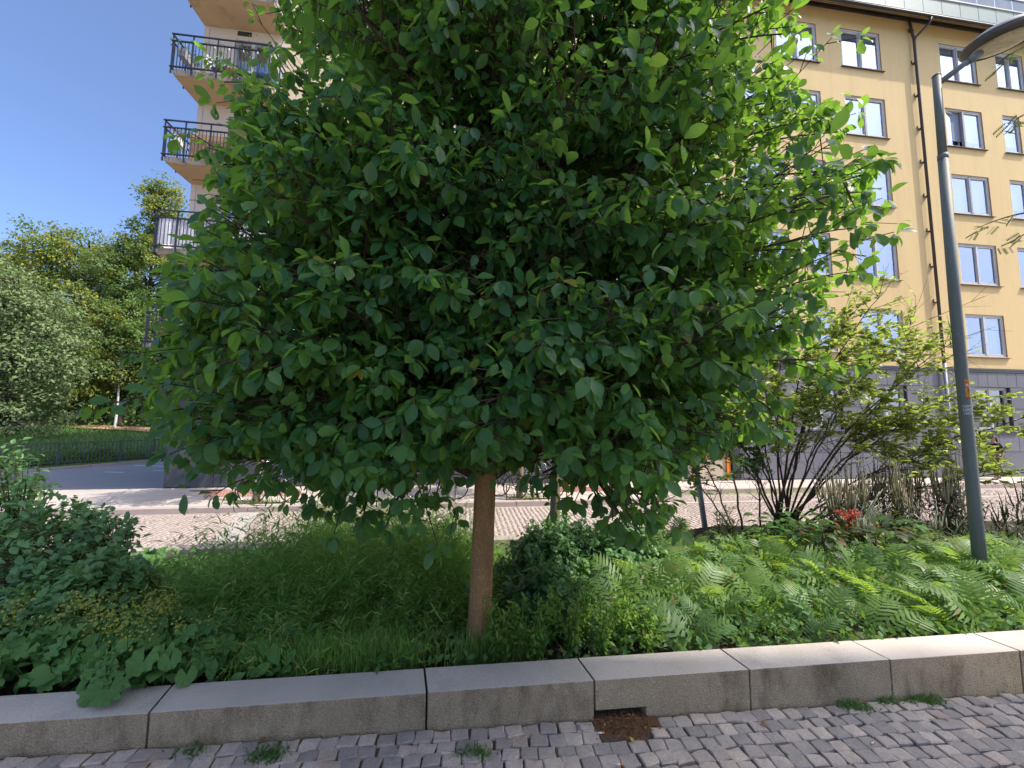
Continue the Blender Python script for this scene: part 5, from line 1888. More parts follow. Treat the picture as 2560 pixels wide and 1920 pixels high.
leafy_bush('tall airy bush cut by the left edge of the picture', (-4.75, 3.75, -.25), 1.1, 1.5, 230, 40, 1)
leafy_bush('rounded dense bush at the left end of the fine grass', (-3.45, 3.45, -.15), 1.15, 1.02, 330, 60, 2)
leafy_bush('low dark bush in front of the rounded bush', (-2.95, 2.65, -.02), .62, .52, 190, 60, 3)

for lab_, x_, y_, r_b, h_b, n_b, sd_ in (('bushy green plant directly behind the right side of the big trunk', .30, 3.75, .45, .62, 120, 31), ('tall bushy green plant between the big trunk and the slim street tree', .62, 4.55, .55, .66, 130, 32),
                                 ('bushy green plant in front of the slim street tree', 1.25, 4.2, .55, .60, 130, 33), ('low bushy plant at the right foot of the big trunk', .28, 3.05, .34, .42, 90, 34)):
    leafy_bush(lab_, (x_, y_, float(soil_z(x_, y_))), r_b, h_b, n_b, 25, sd_, None, 'bushy plants right of the big trunk')

# lady's mantle like plants at the lower left: round lobed leaves, yellow green sprays
def round_leaf(seed, R=.06):
    r2 = np.random.default_rng(seed)
    vs, fs = [(0, 0, -.012)], []
    n = 27
    for ring in (0.5, 1.0):
        for i in range(n + 1):
            a = R_(-158) + R_(316) * i / n
            lob = 1 + (.10 * abs(math.sin(a * 4.5 * 1.0)) - .05) * (ring > .6)
            rr_ = R * ring * lob
            vs.append((rr_ * math.cos(a), rr_ * math.sin(a), (.014 * math.cos(a * 9) + .010) * ring * ring + r2.normal(0, .001) - .25 * R * ring ** 2 * .4))
    for i in range(n):
        fs.append((0, 1 + i, 2 + i))
        fs.append((1 + i, 1 + (n + 1) + i, 2 + (n + 1) + i, 2 + i))
    return np.array(vs), fs


rl_t = [round_leaf(k) for k in range(4)]
rl_me = [tmpl_mesh('leaf', t_, mt['mantle']) for t_ in rl_t]
r2 = np.random.default_rng(17)
spots = []
for i in range(60):
    x = r2.uniform(-3.1, -1.55)
    y = wall_y(x) + .20 + r2.uniform(.02, .62)
    if y > 2.0 + .62 * (-x - 1.5) / 1.2 + .12:
        continue
    spots.append((x, y))
for i, (x, y) in enumerate(spots[:28]):
    b_ = np.array([x, y, float(soil_z(x, y))])
    t = thing('round_leaf_plant', 'low plant with round lobed leaves and yellow green flower sprays behind the near wall', 'plant', b_, 0, 'round leaved plants at the lower left')
    st = MB()
    fl_ = []
    for k in range(13):
        a, f = r2.uniform(0, 6.28), r2.uniform(.1, 1) ** .6
        h = r2.uniform(.12, .27) * (1.1 - .35 * f)
        p = np.array([.22 * f * math.cos(a), .19 * f * math.sin(a), h])
        st.tube([(0, 0, -.03), (p[0] * .5, p[1] * .5, h * .7), tuple(p)], [.003, .0025, .002], 4, caps=False)
        nrm = unit(np.array([p[0] * 1.4, p[1] * 1.4 - .10, .30]) + r2.normal(0, .06, 3))
        dx = unit(np.cross((-math.sin(a), math.cos(a), .01), nrm))
        dy = np.cross(nrm, dx)
        s_ = r2.uniform(.7, 1.15)
        inst('leaf', rl_me[k % 4], t, mat=Matrix([[dx[j] * s_, dy[j] * s_, nrm[j] * s_, p[j]] for j in range(3)] + [[0, 0, 0, 1]]))
    for k in range(1 + i % 2):
        a, f = r2.uniform(0, 6.28), r2.uniform(0, .8)
        p = np.array([.22 * f * math.cos(a), .2 * f * math.sin(a), r2.uniform(.27, .38)])
        st.tube([(0, 0, 0), tuple(p * (.5, .5, .6)), tuple(p)], .0018, 3, caps=False)
        fl_.append(p + r2.normal(0, 1, (46, 3)) * (.035, .035, .028))
    obj('stalks', st, mt['fern2'], t, kind='stuff')
    fl_ = np.concatenate(fl_)
    link('flower_spray', scatter_mesh('flower_spray', [leaf_tmpl(.016, .011, 2, petiole=0)], fl_, frames(r2.normal(0, 1, fl_.shape), r2.normal(0, .6, fl_.shape) + (0, 0, 1)), r2.uniform(.6, 1.3, len(fl_))), mt['mantlef'], t, kind='stuff')

# ================================================================== FINE GRASS
def blades(name, P, H, W_, lean, mat, r2, seg=4, droop=.5):
    n = len(P)
    a = r2.uniform(0, 2 * np.pi, n)
    dirx, diry = np.cos(a), np.sin(a)
    tw = r2.uniform(0, 2 * np.pi, n)
    wx, wy = np.cos(tw), np.sin(tw)
    V = np.zeros((n, 2 * seg + 1, 3))
    for k in range(seg + 1):
        t = k / seg
        out = lean * H * (t ** 1.7)
        cx, cy = P[:, 0] + dirx * out, P[:, 1] + diry * out
        cz = P[:, 2] + H * (t - droop * lean * t ** 3)
        w = W_ * (1 - t) ** .7
        if k < seg:
            V[:, 2 * k] = np.stack([cx - wx * w, cy - wy * w, cz], 1)
            V[:, 2 * k + 1] = np.stack([cx + wx * w, cy + wy * w, cz], 1)
        else:
            V[:, 2 * seg] = np.stack([cx, cy, cz], 1)
    nv = 2 * seg + 1
    ld, tot = [], []
    for k in range(seg - 1):
        ld += [2 * k, 2 * k + 1, 2 * k + 3, 2 * k + 2]
        tot.append(4)
    ld += [2 * seg - 2, 2 * seg - 1, 2 * seg]
    tot.append(3)
    loops = (np.array(ld)[None] + nv * np.arange(n)[:, None]).ravel()
    tot = np.tile(tot, n)
    me = bpy.data.meshes.new(name)
    me.vertices.add(nv * n)
    me.vertices.foreach_set('co', V.astype(np.float32).ravel())
    me.loops.add(len(loops))
    me.loops.foreach_set('vertex_index', loops.astype(np.int32))
    me.polygons.add(len(tot))
    me.polygons.foreach_set('loop_start', np.concatenate([[0], np.cumsum(tot)[:-1]]).astype(np.int32))
    me.polygons.foreach_set('loop_total', tot.astype(np.int32))
    me.update(calc_edges=True)
    me.polygons.foreach_set('use_smooth', np.ones(len(tot), bool))
    return me


r2 = np.random.default_rng(5)
NST = 3200
gx_, gy_ = r2.uniform(-3.2, .0, 40000), r2.uniform(2.05, 5.5, 40000)
ok = (gy_ > wall_y(gx_) + .36) & (gx_ > np.where(gy_ < 3.4, -.93 * gy_ + .25, -2.91 + .1 * (gy_ - 3.4))) & (gx_ < -.30 - .12 * np.maximum(0, 3.2 - gy_) + .02 * (gy_ - 3))
gx_, gy_ = gx_[ok], gy_[ok]
ncl = 120                                     # clumps of fine stems
ci = r2.integers(0, len(gx_), ncl)
cl = r2.integers(0, ncl, NST)
sx_ = gx_[ci][cl] + r2.normal(0, .095, NST)
sy_ = gy_[ci][cl] + r2.normal(0, .095, NST)
tall = np.clip((sy_ - 2.1) / 1.5, .30, 1.0) * np.clip((-.05 - sx_) / .6, .5, 1.0) * r2.uniform(.78, 1.1, ncl)[cl]
ht = .82 * tall * r2.uniform(.6, 1.12, NST)
ox, oy = sx_ - gx_[ci][cl], sy_ - gy_[ci][cl]
tipx, tipy = ox * 1.9 + r2.normal(0, .10, NST) * ht, oy * 1.9 + r2.normal(0, .10, NST) * ht
NL = 17
tpar = np.tile(np.linspace(.18, 1.0, NL), (NST, 1)) + r2.normal(0, .02, (NST, NL))
P = np.stack([sx_[:, None] + tipx[:, None] * tpar ** 1.6, sy_[:, None] + tipy[:, None] * tpar ** 1.6,
              soil_z(sx_, sy_)[:, None] - .03 + ht[:, None] * tpar], 2).reshape(-1, 3)
kg = P[:, 1] > wall_y(P[:, 0]) + .20
az_ = r2.uniform(0, 6.283, len(P))
D = np.stack([np.cos(az_), np.sin(az_), r2.uniform(.35, 1.7, len(P))], 1)
SG = (r2.uniform(.6, 1.25, (NST, 1)) * (.55 + .5 * ht[:, None] / .6) * (1.1 - .35 * tpar)).ravel()
UG = np.tile((0, 0, 1.0), (len(P), 1)) + r2.normal(0, .3, P.shape)
me = scatter_mesh('fine_grass', [leaf_tmpl(.085, .0125, 3, petiole=0, ob=.4, curl=.35), leaf_tmpl(.11, .0115, 3, petiole=0, ob=.4, curl=.6)], P[kg], frames(D, UG)[kg], SG[kg], r2.integers(0, 2, int(kg.sum())))
link('fine_grass', me, mt['grass'], kind='stuff')
P = np.stack([gx_[:9000], gy_[:9000], soil_z(gx_[:9000], gy_[:9000]) - .02], 1)
P = np.concatenate([P, np.stack([sx_, sy_, soil_z(sx_, sy_) - .02], 1)])
H = np.concatenate([r2.uniform(.06, .26, 9000), ht * .95])
me = blades('grass_stalks', P, H, .0016 + .001 * r2.uniform(0, 1, len(P)), r2.uniform(.05, .5, len(P)), None, r2, 4)
link('grass_stalks', me, mt['grass'], kind='stuff')
# short tufts along the near wall
n = 2600
x = np.concatenate([r2.normal(c, .06, n // 26) for c in r2.uniform(-1.5, .25, 26)])
y = wall_y(x) + .30 + np.abs(r2.normal(0, .10, len(x)))
P = np.stack([x, y, soil_z(x, y)], 1)
me = blades('grass_tufts', P, r2.uniform(.08, .26, len(x)), .0022 + .0012 * r2.uniform(0, 1, len(x)), r2.uniform(.10, .5, len(x)), None, r2, 4)
link('grass_tufts', me, mt['grass'], kind='stuff')

# ================================================================== FERNS
def frond_tmpl(L, npin, wmax, seed, curl=.5):
    r2 = np.random.default_rng(seed)
    vs, fs = [], []

    def rach(t):
        return np.array([L * (t - .12 * t ** 3), 0, L * (.42 * t - curl * t * t)])
    for i in range(npin):
        t = .16 + .82 * i / (npin - 1)
        p = rach(t)
        env_ = math.sin(math.pi * min(1, (.10 + .90 * (1 - t)) ** .75 * .86 + .06)) ** .8
        ln = wmax * env_ * r2.uniform(.85, 1.1) * (1.0 if t < .9 else .7)
        wd = L * .82 / npin * .62
        tg = rach(min(1, t + .02)) - rach(t - .02)
        tg = tg / np.linalg.norm(tg)
        for s_ in (-1, 1):
            d = unit(np.array([0, s_, 0]) * 1.0 + tg * (.35 + .4 * t))
            nz = unit(np.cross(d, tg) * -s_)
            dr = np.array([0, 0, -1.0]) * ln * r2.uniform(.05, .22)
            sd = unit(np.cross(nz, d))
            o = len(vs)
            a = p
            b = p + d * ln * .5 + dr * .25
            c = p + d * ln + dr
            vs += [a - sd * wd * .38, a + sd * wd * .38, b - sd * wd * .5 + nz * wd * .10, b + sd * wd * .5 + nz * wd * .1, c]
            fs += [(o, o + 1, o + 3, o + 2), (o + 2, o + 3, o + 4)]
    o = len(vs)
    for k in range(6):
        t = k / 5
        p = rach(t)
        w = .003 * (1.2 - t)
        vs += [p + (0, -w, 0), p + (0, w, 0), p + (0, 0, w)]
    for k in range(5):
        for a, b in ((0, 1), (1, 2), (2, 0)):
            fs.append((o + 3 * k + a, o + 3 * k + b, o + 3 * k + 3 + b, o + 3 * k + 3 + a))
    return np.array(vs), fs


ft = [frond_tmpl(.52, 13, .135, 1, .42), frond_tmpl(.46, 12, .125, 2, .30), frond_tmpl(.58, 14, .14, 3, .55), frond_tmpl(.40, 11, .12, 4, .5), frond_tmpl(.36, 9, .15, 5, .2), frond_tmpl(.50, 10, .16, 6, .65)]
f_lit = [tmpl_mesh('frond', t_, mt['fern']) for t_ in ft]
f_shade = [tmpl_mesh('frond', t_, mt['fern2']) for t_ in ft]
r2 = np.random.default_rng(8)
spots = []
tries = 0
while len(spots) < 200 and tries < 9000:
    tries += 1
    x, y = r2.uniform(.12, 7.2), r2.uniform(2.2, 5.5)
    y0 = wall_y(x) + .30
    if y < y0 or (x < .45 and y < 3.0) or (x < 1.0 and y < 2.65 - .2 * x):
        continue
    if x < .25 and y < 3.4:
        continue
    if x / y > 1.36 or (x > 4.6 and y > 4.45) or (y > 4.9 and x > 3.2):
        continue
    if any((x - a) ** 2 + (y - b) ** 2 < (.135 + .030 * y) ** 2 for a, b in spots):
        continue
    spots.append((x, y))
for i, (x, y) in enumerate(spots):
    b_ = np.array([x, y, float(soil_z(x, y)) - .02])
    lit = y > 2.75 - .19 * (x - 2)  # sun and shade are put into the fern colour along this line
    t = thing('fern', 'fern coloured as sunlit in the dense fern bed between the trunk and the lamp post' if lit else 'fern coloured as shaded, leaning over the near wall edge', 'fern', b_, r2.uniform(0, 6.28),
              'ferns filling the right half of the bed' if lit else 'ferns along the near wall')
    nf = int(r2.integers(7, 10))
    h = (.88 if y > 2.9 else .78) * r2.uniform(.62, 1.25)
    for k in range(nf):
        a = k * 6.283 / nf + r2.normal(0, .25)
        el = r2.uniform(.55, 1.5)
        wa = a + t.rotation_euler.z
        kk = .5 if (y - wall_y(x) < .75 and math.sin(wa) < -.25) else 1.0
        inst('frond', (f_lit if lit else f_shade)[int(r2.integers(0, 6))], t, (.02 * math.cos(a), .02 * math.sin(a), 0), (0, 0, 0), mat=
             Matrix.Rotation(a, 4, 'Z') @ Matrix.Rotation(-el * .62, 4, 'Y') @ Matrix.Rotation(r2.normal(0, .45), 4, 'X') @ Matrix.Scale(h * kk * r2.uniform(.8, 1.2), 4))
print('ferns', len(spots))
# ground cover between: small leaves near the trunk and under the ferns
n = 15000
x = r2.uniform(-.75, 6.5, n)
y = r2.uniform(2.1, 5.4, n)
ok = (y > wall_y(x) + .2) & (x / y < 1.37) & ~((x < -.25) & (y > 3.2))
x, y = x[ok], y[ok]
hh = .06 + .30 * r2.uniform(0, 1, len(x)) * (.55 + .45 * np.sin(x * 4.1) * np.sin(y * 5.3)) * np.clip((y - wall_y(x) - .12) / .5, .35, 1)
P = np.stack([x, y, soil_z(x, y) + hh], 1)
me = scatter_mesh('ground_cover', [leaf_tmpl(.055, .022, 3), leaf_tmpl(.045, .026, 3, seed=2)], P, frames(r2.normal(0, .7, P.shape) + (0, 0, .5), r2.normal(0, .7, P.shape) + (0, -.2, .8)), r2.uniform(.6, 1.5, len(P)), r2.integers(0, 2, len(P)))
link('ground_cover', me, mt['fern2'], kind='stuff')
n = 6000
x = r2.uniform(-5.0, -1.2, n)
y = r2.uniform(1.9, 5.45, n)
ok = (x < -.72 * y + .55) & (x > -1.42 * y) & (y > wall_y(x) + .22)
x, y = x[ok], y[ok]
P = np.stack([x, y, soil_z(x, y) + .03 + .20 * r2.uniform(0, 1, len(x)) * (.6 + .4 * np.sin(x * 5) * np.sin(y * 4))], 1)
me = scatter_mesh('ground_cover', [leaf_tmpl(.10, .06, 4, fold=.2), leaf_tmpl(.08, .05, 4, seed=2)], P, frames(r2.normal(0, .7, P.shape) + (0, -.2, .25), r2.normal(0, .4, P.shape) + (0, -.2, 1)), r2.uniform(.6, 1.4, len(P)), r2.integers(0, 2, len(P)))
link('ground_cover', me, mt['mantle'], kind='stuff')
# pale leaved low plants by the wall at the middle
for i, (u, yy) in enumerate(((1340, .30), (1430, .34), (1500, .30), (1560, .42), (1620, .34), (1390, .55), (1290, .36), (1470, .52), (1240, .30), (1590, .60))):
    x = (u - 1280) / 940 * 2.4
    y = wall_y(x) + yy
    b_ = np.array([x, y, float(soil_z(x, y))])
    t = thing('bushy_herb', 'small pale green bushy herb behind the wall just right of the trunk', 'plant', b_, 0, 'small herbs by the near wall')
    st = MB()
    P, D = [], []
    for k in range(16):
        a, f = r2.uniform(0, 6.28), r2.uniform(0, 1)
        tip = np.array([.14 * f * math.cos(a), .12 * f * math.sin(a), r2.uniform(.16, .36)])
        p = bezier(np.zeros(3), tip * (.3, .3, .7), tip, 6)
        st.tube(p, .002, 3, caps=False)
        for j in range(1, 6):
            for w in range(4):
                P.append(b_ + p[j] + r2.normal(0, .006, 3))
                D.append(unit(r2.normal(0, 1, 3) + (0, 0, .6)))
    obj('stalks', st, mt['fern2'], t, kind='stuff')
    P, D = np.array(P), np.array(D)
    foliage(t, b_, [leaf_tmpl(.042, .014, 3, ob=.5)], P, frames(D, r2.normal(0, .4, P.shape) + (0, 0, 1)), r2.uniform(.7, 1.3, len(P)), mt['fern'])

# ================================================================== PERENNIALS AT THE RIGHT
r2 = np.random.default_rng(44)


def spire(label, base, n, H, mat, leafm, group, spread=.18, lean=(0, 0), spk=.45, rad=.011):
    base = np.asarray(base, float)
    t = thing('spire_plant', label, 'plant', base, 0, group)
    st, sp_ = MB(), MB()
    P, D = [], []
    for k in range(n):
        a, f = r2.uniform(0, 6.28), r2.uniform(0, 1)
        h = H * r2.uniform(.75, 1.08)
        tip = np.array([spread * f * math.cos(a) * 1.5 + lean[0] * h, spread * f * math.sin(a) * 1.5 + lean[1] * h, h])
        b0 = np.array([spread * f * math.cos(a) * .5, spread * f * math.sin(a) * .5, 0])
        p = bezier(b0, b0 + (tip - b0) * (.3, .3, .6), tip, 10)
        c = int(10 * (1 - spk))
        st.tube(p[:c + 1], .0035, 4, caps=False)
        sp_.tube(p[c:] + r2.normal(0, .004, p[c:].shape), [rad * x for x in np.linspace(.9, .25, len(p[c:]))], 5)
        for j in range(2):
            d = unit(r2.normal(0, 1, 3) * (1, 1, .1) + (0, 0, 1.4))
            q = p[c]
            sp_.tube([q, q + d * .09, q + d * .09 + (0, 0, .10)], [rad * .5, rad * .6, rad * .2], 4)
        for j in range(1, c + 1):
            for w in range(4):
                P.append(base + p[j])
                aa = w * 1.57 + j
                D.append(unit(np.array([math.cos(aa), math.sin(aa), -.25]) + r2.normal(0, .2, 3)))
    obj('stalks', st, mt['stem'], t, kind='stuff')
    obj('spikes', sp_, mt[mat], t, kind='stuff')
    P, D = np.array(P), np.array(D)
    foliage(t, base, [leaf_tmpl(.11, .018, 3, ob=.45, curl=.4, petiole=.02)], P, frames(D, np.tile((0, 0, 1.0), (len(P), 1))), r2.uniform(.7, 1.3, len(P)), mt[leafm])
    return t


for i in range(17):
    u = 2070 + 340 * (i / 16) + r2.normal(0, 8)
    y = r2.uniform(5.0, 5.9)
    p = aty(u, 1300, y)
    z0 = float(soil_z(p[0], y))
    spire('dry tan seed spikes standing between the shrub and the lamp post', (p[0], y, z0), 9, .95 + (y - 5) * .35 + r2.uniform(0, .12), 'tan', 'darkleaf', 'dry spike plants')
for u, y, H in ((2530, 4.9, .75), (2580, 5.3, .9)):
    p = aty(u, 1300, y)
    spire('dark leafy stalks right of the lamp post at the picture edge', (p[0], y, float(soil_z(p[0], y))), 8, H, 'darkleaf', 'darkleaf', 'stalks right of the lamp')
p = aty(2165, 1400, 4.5)
spire('pale cream flower spikes drooping to the right beside the red flower', (p[0] - .1, 4.5, .0), 13, .72, 'palesp', 'fern', None, .14, (.42, -.02), .62, .010)
p = aty(2420, 1330, 4.7)
spire('pale bent spikes right beside the lamp post', (p[0] - .35, 4.75, float(soil_z(p[0], 4.7))), 6, .6, 'palesp', 'fern', None, .16, (.2, 0), .6, .008)
# red flower head with orange leaves
pb = aty(2120, 1370, 4.55)
fb = np.array([pb[0], 4.55, -.08])
t = thing('red_flower', 'red flower head on an orange leaved plant beside the pale spikes', 'flower', fb)
hz = aty(2128, 1292, 4.55)[2] - fb[2]
obj('stalk', MB().tube([(0, 0, 0), (.03, 0, hz * .5), (.05, 0, hz)], .006, 5), mt['stem'], t)
P = np.concatenate([r2.normal(0, 1, (60, 3)) * (.03, .03, .018) + (c[0], c[1], hz + c[2]) for c in ((.0, 0, 0), (.09, 0, .02), (-.06, 0, .03), (.13, .02, .04), (.06, 0, -.03))])
link('flower_head', scatter_mesh('flower_head', [leaf_tmpl(.03, .022, 2, petiole=0)], P, frames(r2.normal(0, 1, P.shape) + (0, 0, .6), r2.normal(0, .5, P.shape) + (0, 0, 1)), np.ones(len(P))), mt['redfl'], t, kind='stuff')
P = r2.normal(0, 1, (90, 3)) * (.10, .06, .05) + (.02, 0, hz - .16)
link('leaves', scatter_mesh('leaves', [leaf_tmpl(.07, .03, 3)], P, frames(r2.normal(0, 1, P.shape), r2.normal(0, .4, P.shape) + (0, 0, 1)), r2.uniform(.7, 1.3, len(P))), mt['orleaf'], t, kind='stuff')
# dark twiggy tops above the ferns
for i, (u, v, y) in enumerate(((1325, 1312, 4.9), (1460, 1318, 5.0), (1505, 1310, 5.0), (1440, 1330, 4.7), (1700, 1300, 5.2), (1795, 1270, 5.2), (1830, 1300, 5.0), (2440, 1240, 5.2), (1585, 1330, 5.2))):
    tip = aty(u, v, y)
    z0 = float(soil_z(tip[0], y))
    b_ = np.array([tip[0], y, z0])
    t = thing('leafy_stalk', 'dark upright leafy stalk poking above the ferns before the street', 'plant', b_, 0, 'dark stalks above the ferns')
    st = MB()
    P, D = [], []
    for k in range(4):
        e = np.array([r2.normal(0, .07), r2.normal(0, .05), (tip[2] - z0) * r2.uniform(.82, 1.04)])
        p = bezier(np.zeros(3), e * (.2, .2, .6), e, 9)
        st.tube(p, .004, 4, caps=False)
        for j in range(4, 9):
            for w in range(5):
                P.append(b_ + p[j])
                D.append(unit(r2.normal(0, 1, 3) * (1, 1, .4) + (0, 0, .7)))
    obj('stalks', st, mt['stem'], t, kind='stuff')
    P, D = np.array(P), np.array(D)
    foliage(t, b_, [leaf_tmpl(.075, .022, 3, ob=.5)], P, frames(D, np.tile((0, 0, 1.0), (len(P), 1))), r2.uniform(.7, 1.3, len(P)), mt['darkleaf'])
# big soft leaves among the ferns below the shrub
for i in range(16):
    u, y = r2.uniform(1880, 2240), r2.uniform(4.2, 5.3)
    x = aty(u, 1350, y)[0]
    b_ = np.array([x, y, float(soil_z(x, y))])
    t = thing('broad_leaf_plant', 'broad leaved plant with dull green leaves under the large shrub', 'plant', b_, 0, 'broad leaved plants under the shrub')
    P = b_ + r2.normal(0, 1, (26, 3)) * (.13, .12, .07) + (0, 0, .34)
    D = (P - b_) * (1.6, 1.6, .2) + r2.normal(0, .05, P.shape)
    foliage(t, b_, [leaf_tmpl(.14, .075, 4, fold=.2, curl=.4, ob=.5)], P, frames(D, np.tile((0, 0, 1.0), (26, 1))), r2.uniform(.7, 1.2, 26), mt['darkleaf' if i % 3 == 0 else 'fern2'], 8 if i < 6 else 0)
    obj('stalks', MB().tube([(0, 0, -.05), (0, 0, .36)], .008, 5), mt['stem'], t)

# wooden deck at the right
db = np.array([5.9, 4.75, .0])
t = thing('wooden_deck', 'low weathered plank deck behind the lamp post at the right edge', 'deck', db, R_(-14))
for k in range(9):
    obj('plank', MB().box((-.9, -.62 + k * .135, -.035), (3.2, -.50 + k * .135, .0)), mt['deck'], t, bevel=.004)
for x in (-.7, 1.0, 2.8):
    obj('joist', MB().box((x, -.6, -.14), (x + .08, .58, -.037)), mt['deck'], t)

# ================================================================== BICYCLES
def bicycle(label, s, d, z, paint, flip=False, rz=0.0, lean=0.0, group='bicycles parked at the racks', step=False, basket=False, wb=1.03):
    t = fl_thing('bicycle', label, 'bicycle', s, d, z, group, rz + (math.pi if flip else 0))
    t.rotation_euler = (lean if not flip else -lean, 0, t.rotation_euler.z)
    R = .335                       # local x: front wheel at +wb/2
    fx, rx = wb / 2, -wb / 2
    for nm, x in (('front_wheel', fx), ('rear_wheel', rx)):
        w = obj(nm, MB().torus((0, 0, 0), R - .012, .006, n=36, m=6), mt['chrome'], t)
        w.location = (x, 0, R)
        obj('tyre', MB().torus((0, 0, 0), R - .0, .017, n=40, m=8), mt['tyre'], w)
        sp_ = MB()
        for k in range(16):
            a = k * math.pi / 8
            sp_.bar((.02 * math.cos(a + .6), .02 * (1 if k % 2 else -1), .02 * math.sin(a + .6)), ((R - .015) * math.cos(a), 0, (R - .015) * math.sin(a)), .0035, up=(0, 1, 0))
        sp_.tube([(0, -.045, 0), (0, .045, 0)], .018, 8)
        obj('spokes', sp_, mt['chrome'], w)
    bb = np.array([rx + .44, 0, .285])
    seat_c = np.array([rx + .27, 0, .80])
    hd_t, hd_b = np.array([fx - .20, 0, .86]), np.array([fx - .155, 0, .68])
    fr = MB()
    fr.tube([hd_t, hd_b], .020, 8)
    fr.tube([hd_b + (0, 0, .03), bb], .017, 8)
    if step:
        fr.tube([hd_t - (0, 0, .06), hd_t * .5 + bb * .5 + (-.08, 0, -.05), bb + (-.05, 0, .14)], .015, 8)
    else:
        fr.tube([hd_t - (0, 0, .03), seat_c - (0, 0, .06)], .015, 8)
    fr.tube([bb, seat_c], .016, 8)
    for y in (-.045, .045):
        fr.tube([bb + (0, y * .6, 0), (rx, y, R)], .009, 6)
        fr.tube([seat_c + (0, y * .5, -.08), (rx, y, R)], .008, 6)
    obj('frame', fr, mt[paint], t)
    fk = MB()
    for y in (-.05, .05):
        fk.tube([hd_b, hd_b + (.02, y, -.05), (fx - .05, y, R + .1), (fx, y, R)], .010, 6)
    obj('fork', fk, mt[paint], t)
    hb = MB()
    hb.tube([hd_t, hd_t + (-.02, 0, .12)], .013, 8)
    hb.tube([hd_t + (-.16, -.27, .16), hd_t + (-.04, -.22, .17), hd_t + (.03, 0, .13), hd_t + (-.04, .22, .17), hd_t + (-.16, .27, .16)], .012, 8)
    obj('handlebar', hb, mt['chrome'], t)
    sd = MB()
    sp0 = seat_c + np.array([-.045, 0, .13])
    sd.tube([seat_c, sp0], .013, 8)
    sd.add([(sp0[0] - .13, -.08, sp0[2] + .03), (sp0[0] - .13, .08, sp0[2] + .03), (sp0[0] + .0, .05, sp0[2] + .02), (sp0[0] + .15, .018, sp0[2] + .015), (sp0[0] + .15, -.018, sp0[2] + .015), (sp0[0], -.05, sp0[2] + .02),
            (sp0[0] - .12, -.06, sp0[2] - .02), (sp0[0] - .12, .06, sp0[2] - .02), (sp0[0], .035, sp0[2] - .02), (sp0[0] + .14, .012, sp0[2] - .01), (sp0[0] + .14, -.012, sp0[2] - .01), (sp0[0], -.035, sp0[2] - .02)],
           [(0, 5, 2, 1), (5, 4, 3, 2)] + [(k, (k + 1) % 6, 6 + (k + 1) % 6, 6 + k) for k in range(6)])
    obj('saddle', sd, mt['blackp'], t)
    cr = MB()
    cr.torus(bb + (0, -.05, 0), .085, .006, n=24, m=6)
    cr.bar(bb + (0, -.06, 0), bb + (.11, -.07, -.12), .018)
    cr.bar(bb + (0, .06, 0), bb + (-.11, .07, .12), .018)
    for q in (bb + (.11, -.11, -.12), bb + (-.11, .11, .12)):
        cr.box(tuple(q - (.045, .04, .01)), tuple(q + (.045, .04, .01)))
    cr.tube([bb + (0, -.05, .085), (rx, -.05, R + .03)], .004, 4)
    cr.tube([bb + (0, -.05, -.085), (rx, -.05, R - .03)], .004, 4)
    obj('crank', cr, mt['blackp'], t)
    mg = MB()
    for x, a0, a1 in ((rx, 20, 175), (fx, 40, 165)):
        pts_ = [(x + (R + .035) * math.cos(R_(a)), 0, R + (R + .035) * math.sin(R_(a))) for a in np.linspace(a0, a1, 14)]
        for i in range(13):
            mg.bar(pts_[i], pts_[i + 1], .045, .006)
    obj('mudguard', mg, mt['chrome' if paint != 'blackp' else 'blackp'], t)
    obj('kickstand', MB().tube([bb + (-.06, -.03, -.03), bb + (.02, -.17, -.275)], .008, 6), mt['chrome'], t)
    if step or basket:
        rk_ = MB()
        for y in (-.06, .06):
            rk_.tube([(rx + .22, y, .72), (rx - .28, y, .72)], .006, 5)
            rk_.tube([(rx, y, R), (rx - .05, y, .72)], .006, 5)
        for k in range(5):
            rk_.tube([(rx + .2 - k * .1, -.06, .72), (rx + .2 - k * .1, .06, .72)], .005, 4)
        obj('carrier', rk_, mt['blackp'], t)
    return t


b_ = bicycle('silver framed bicycle parked round the young tree at the left rack', -4.88, 2.40, Z_SW, 'silverp', flip=True, lean=R_(3), wb=1.0)
b_ = bicycle('black bicycle with a high saddle at the rack right of the big trunk', 1.98, 2.52, Z_SW, 'blackp', lean=R_(3), wb=1.05)
b_ = bicycle('dark bicycle with a carrier standing behind the black bicycle', 1.55, 2.02, Z_SW, 'blackp', lean=R_(-3), step=True, wb=1.04)
b_ = bicycle('dark step through bicycle seen through the low leaves left of the trunk', -2.55, 2.45, Z_SW, 'blackp', step=True, lean=R_(2), wb=1.03)
b_ = bicycle('bicycle with bright rims close to the left of the big trunk', -.70, 2.35, Z_SW, 'silverp', flip=True, lean=R_(-2), wb=1.03)


def rack(label, s0, s1, d):
    t = fl_thing('bicycle_rack', label, 'bicycle rack', s0, d, Z_SW, 'bicycle racks')
    L = s1 - s0
    obj('rail', MB().bar((0, 0, .42), (L, 0, .42), .03, .012), mt['rackm'], t)
    n_ = max(2, int(L / .7) + 1)
    for k in range(n_):
        x = L * k / (n_ - 1)
        obj('leg', MB().bar((x, 0, 0), (x, 0, .405), .03, .03, up=(0, 1, 0)), mt['rackm'], t)
    obj('ground_rail', MB().bar((0, 0, .02), (L, 0, .02), .04, .02), mt['rackm'], t)


rack('rusty low rack rail behind the silver bicycle', -5.75, -4.55, 2.46)
rack('rusty low rack rail behind the black bicycle', 1.2, 2.9, 2.56)
rack('rusty low rack rail behind the step through bicycle', -3.2, -.2, 2.52)
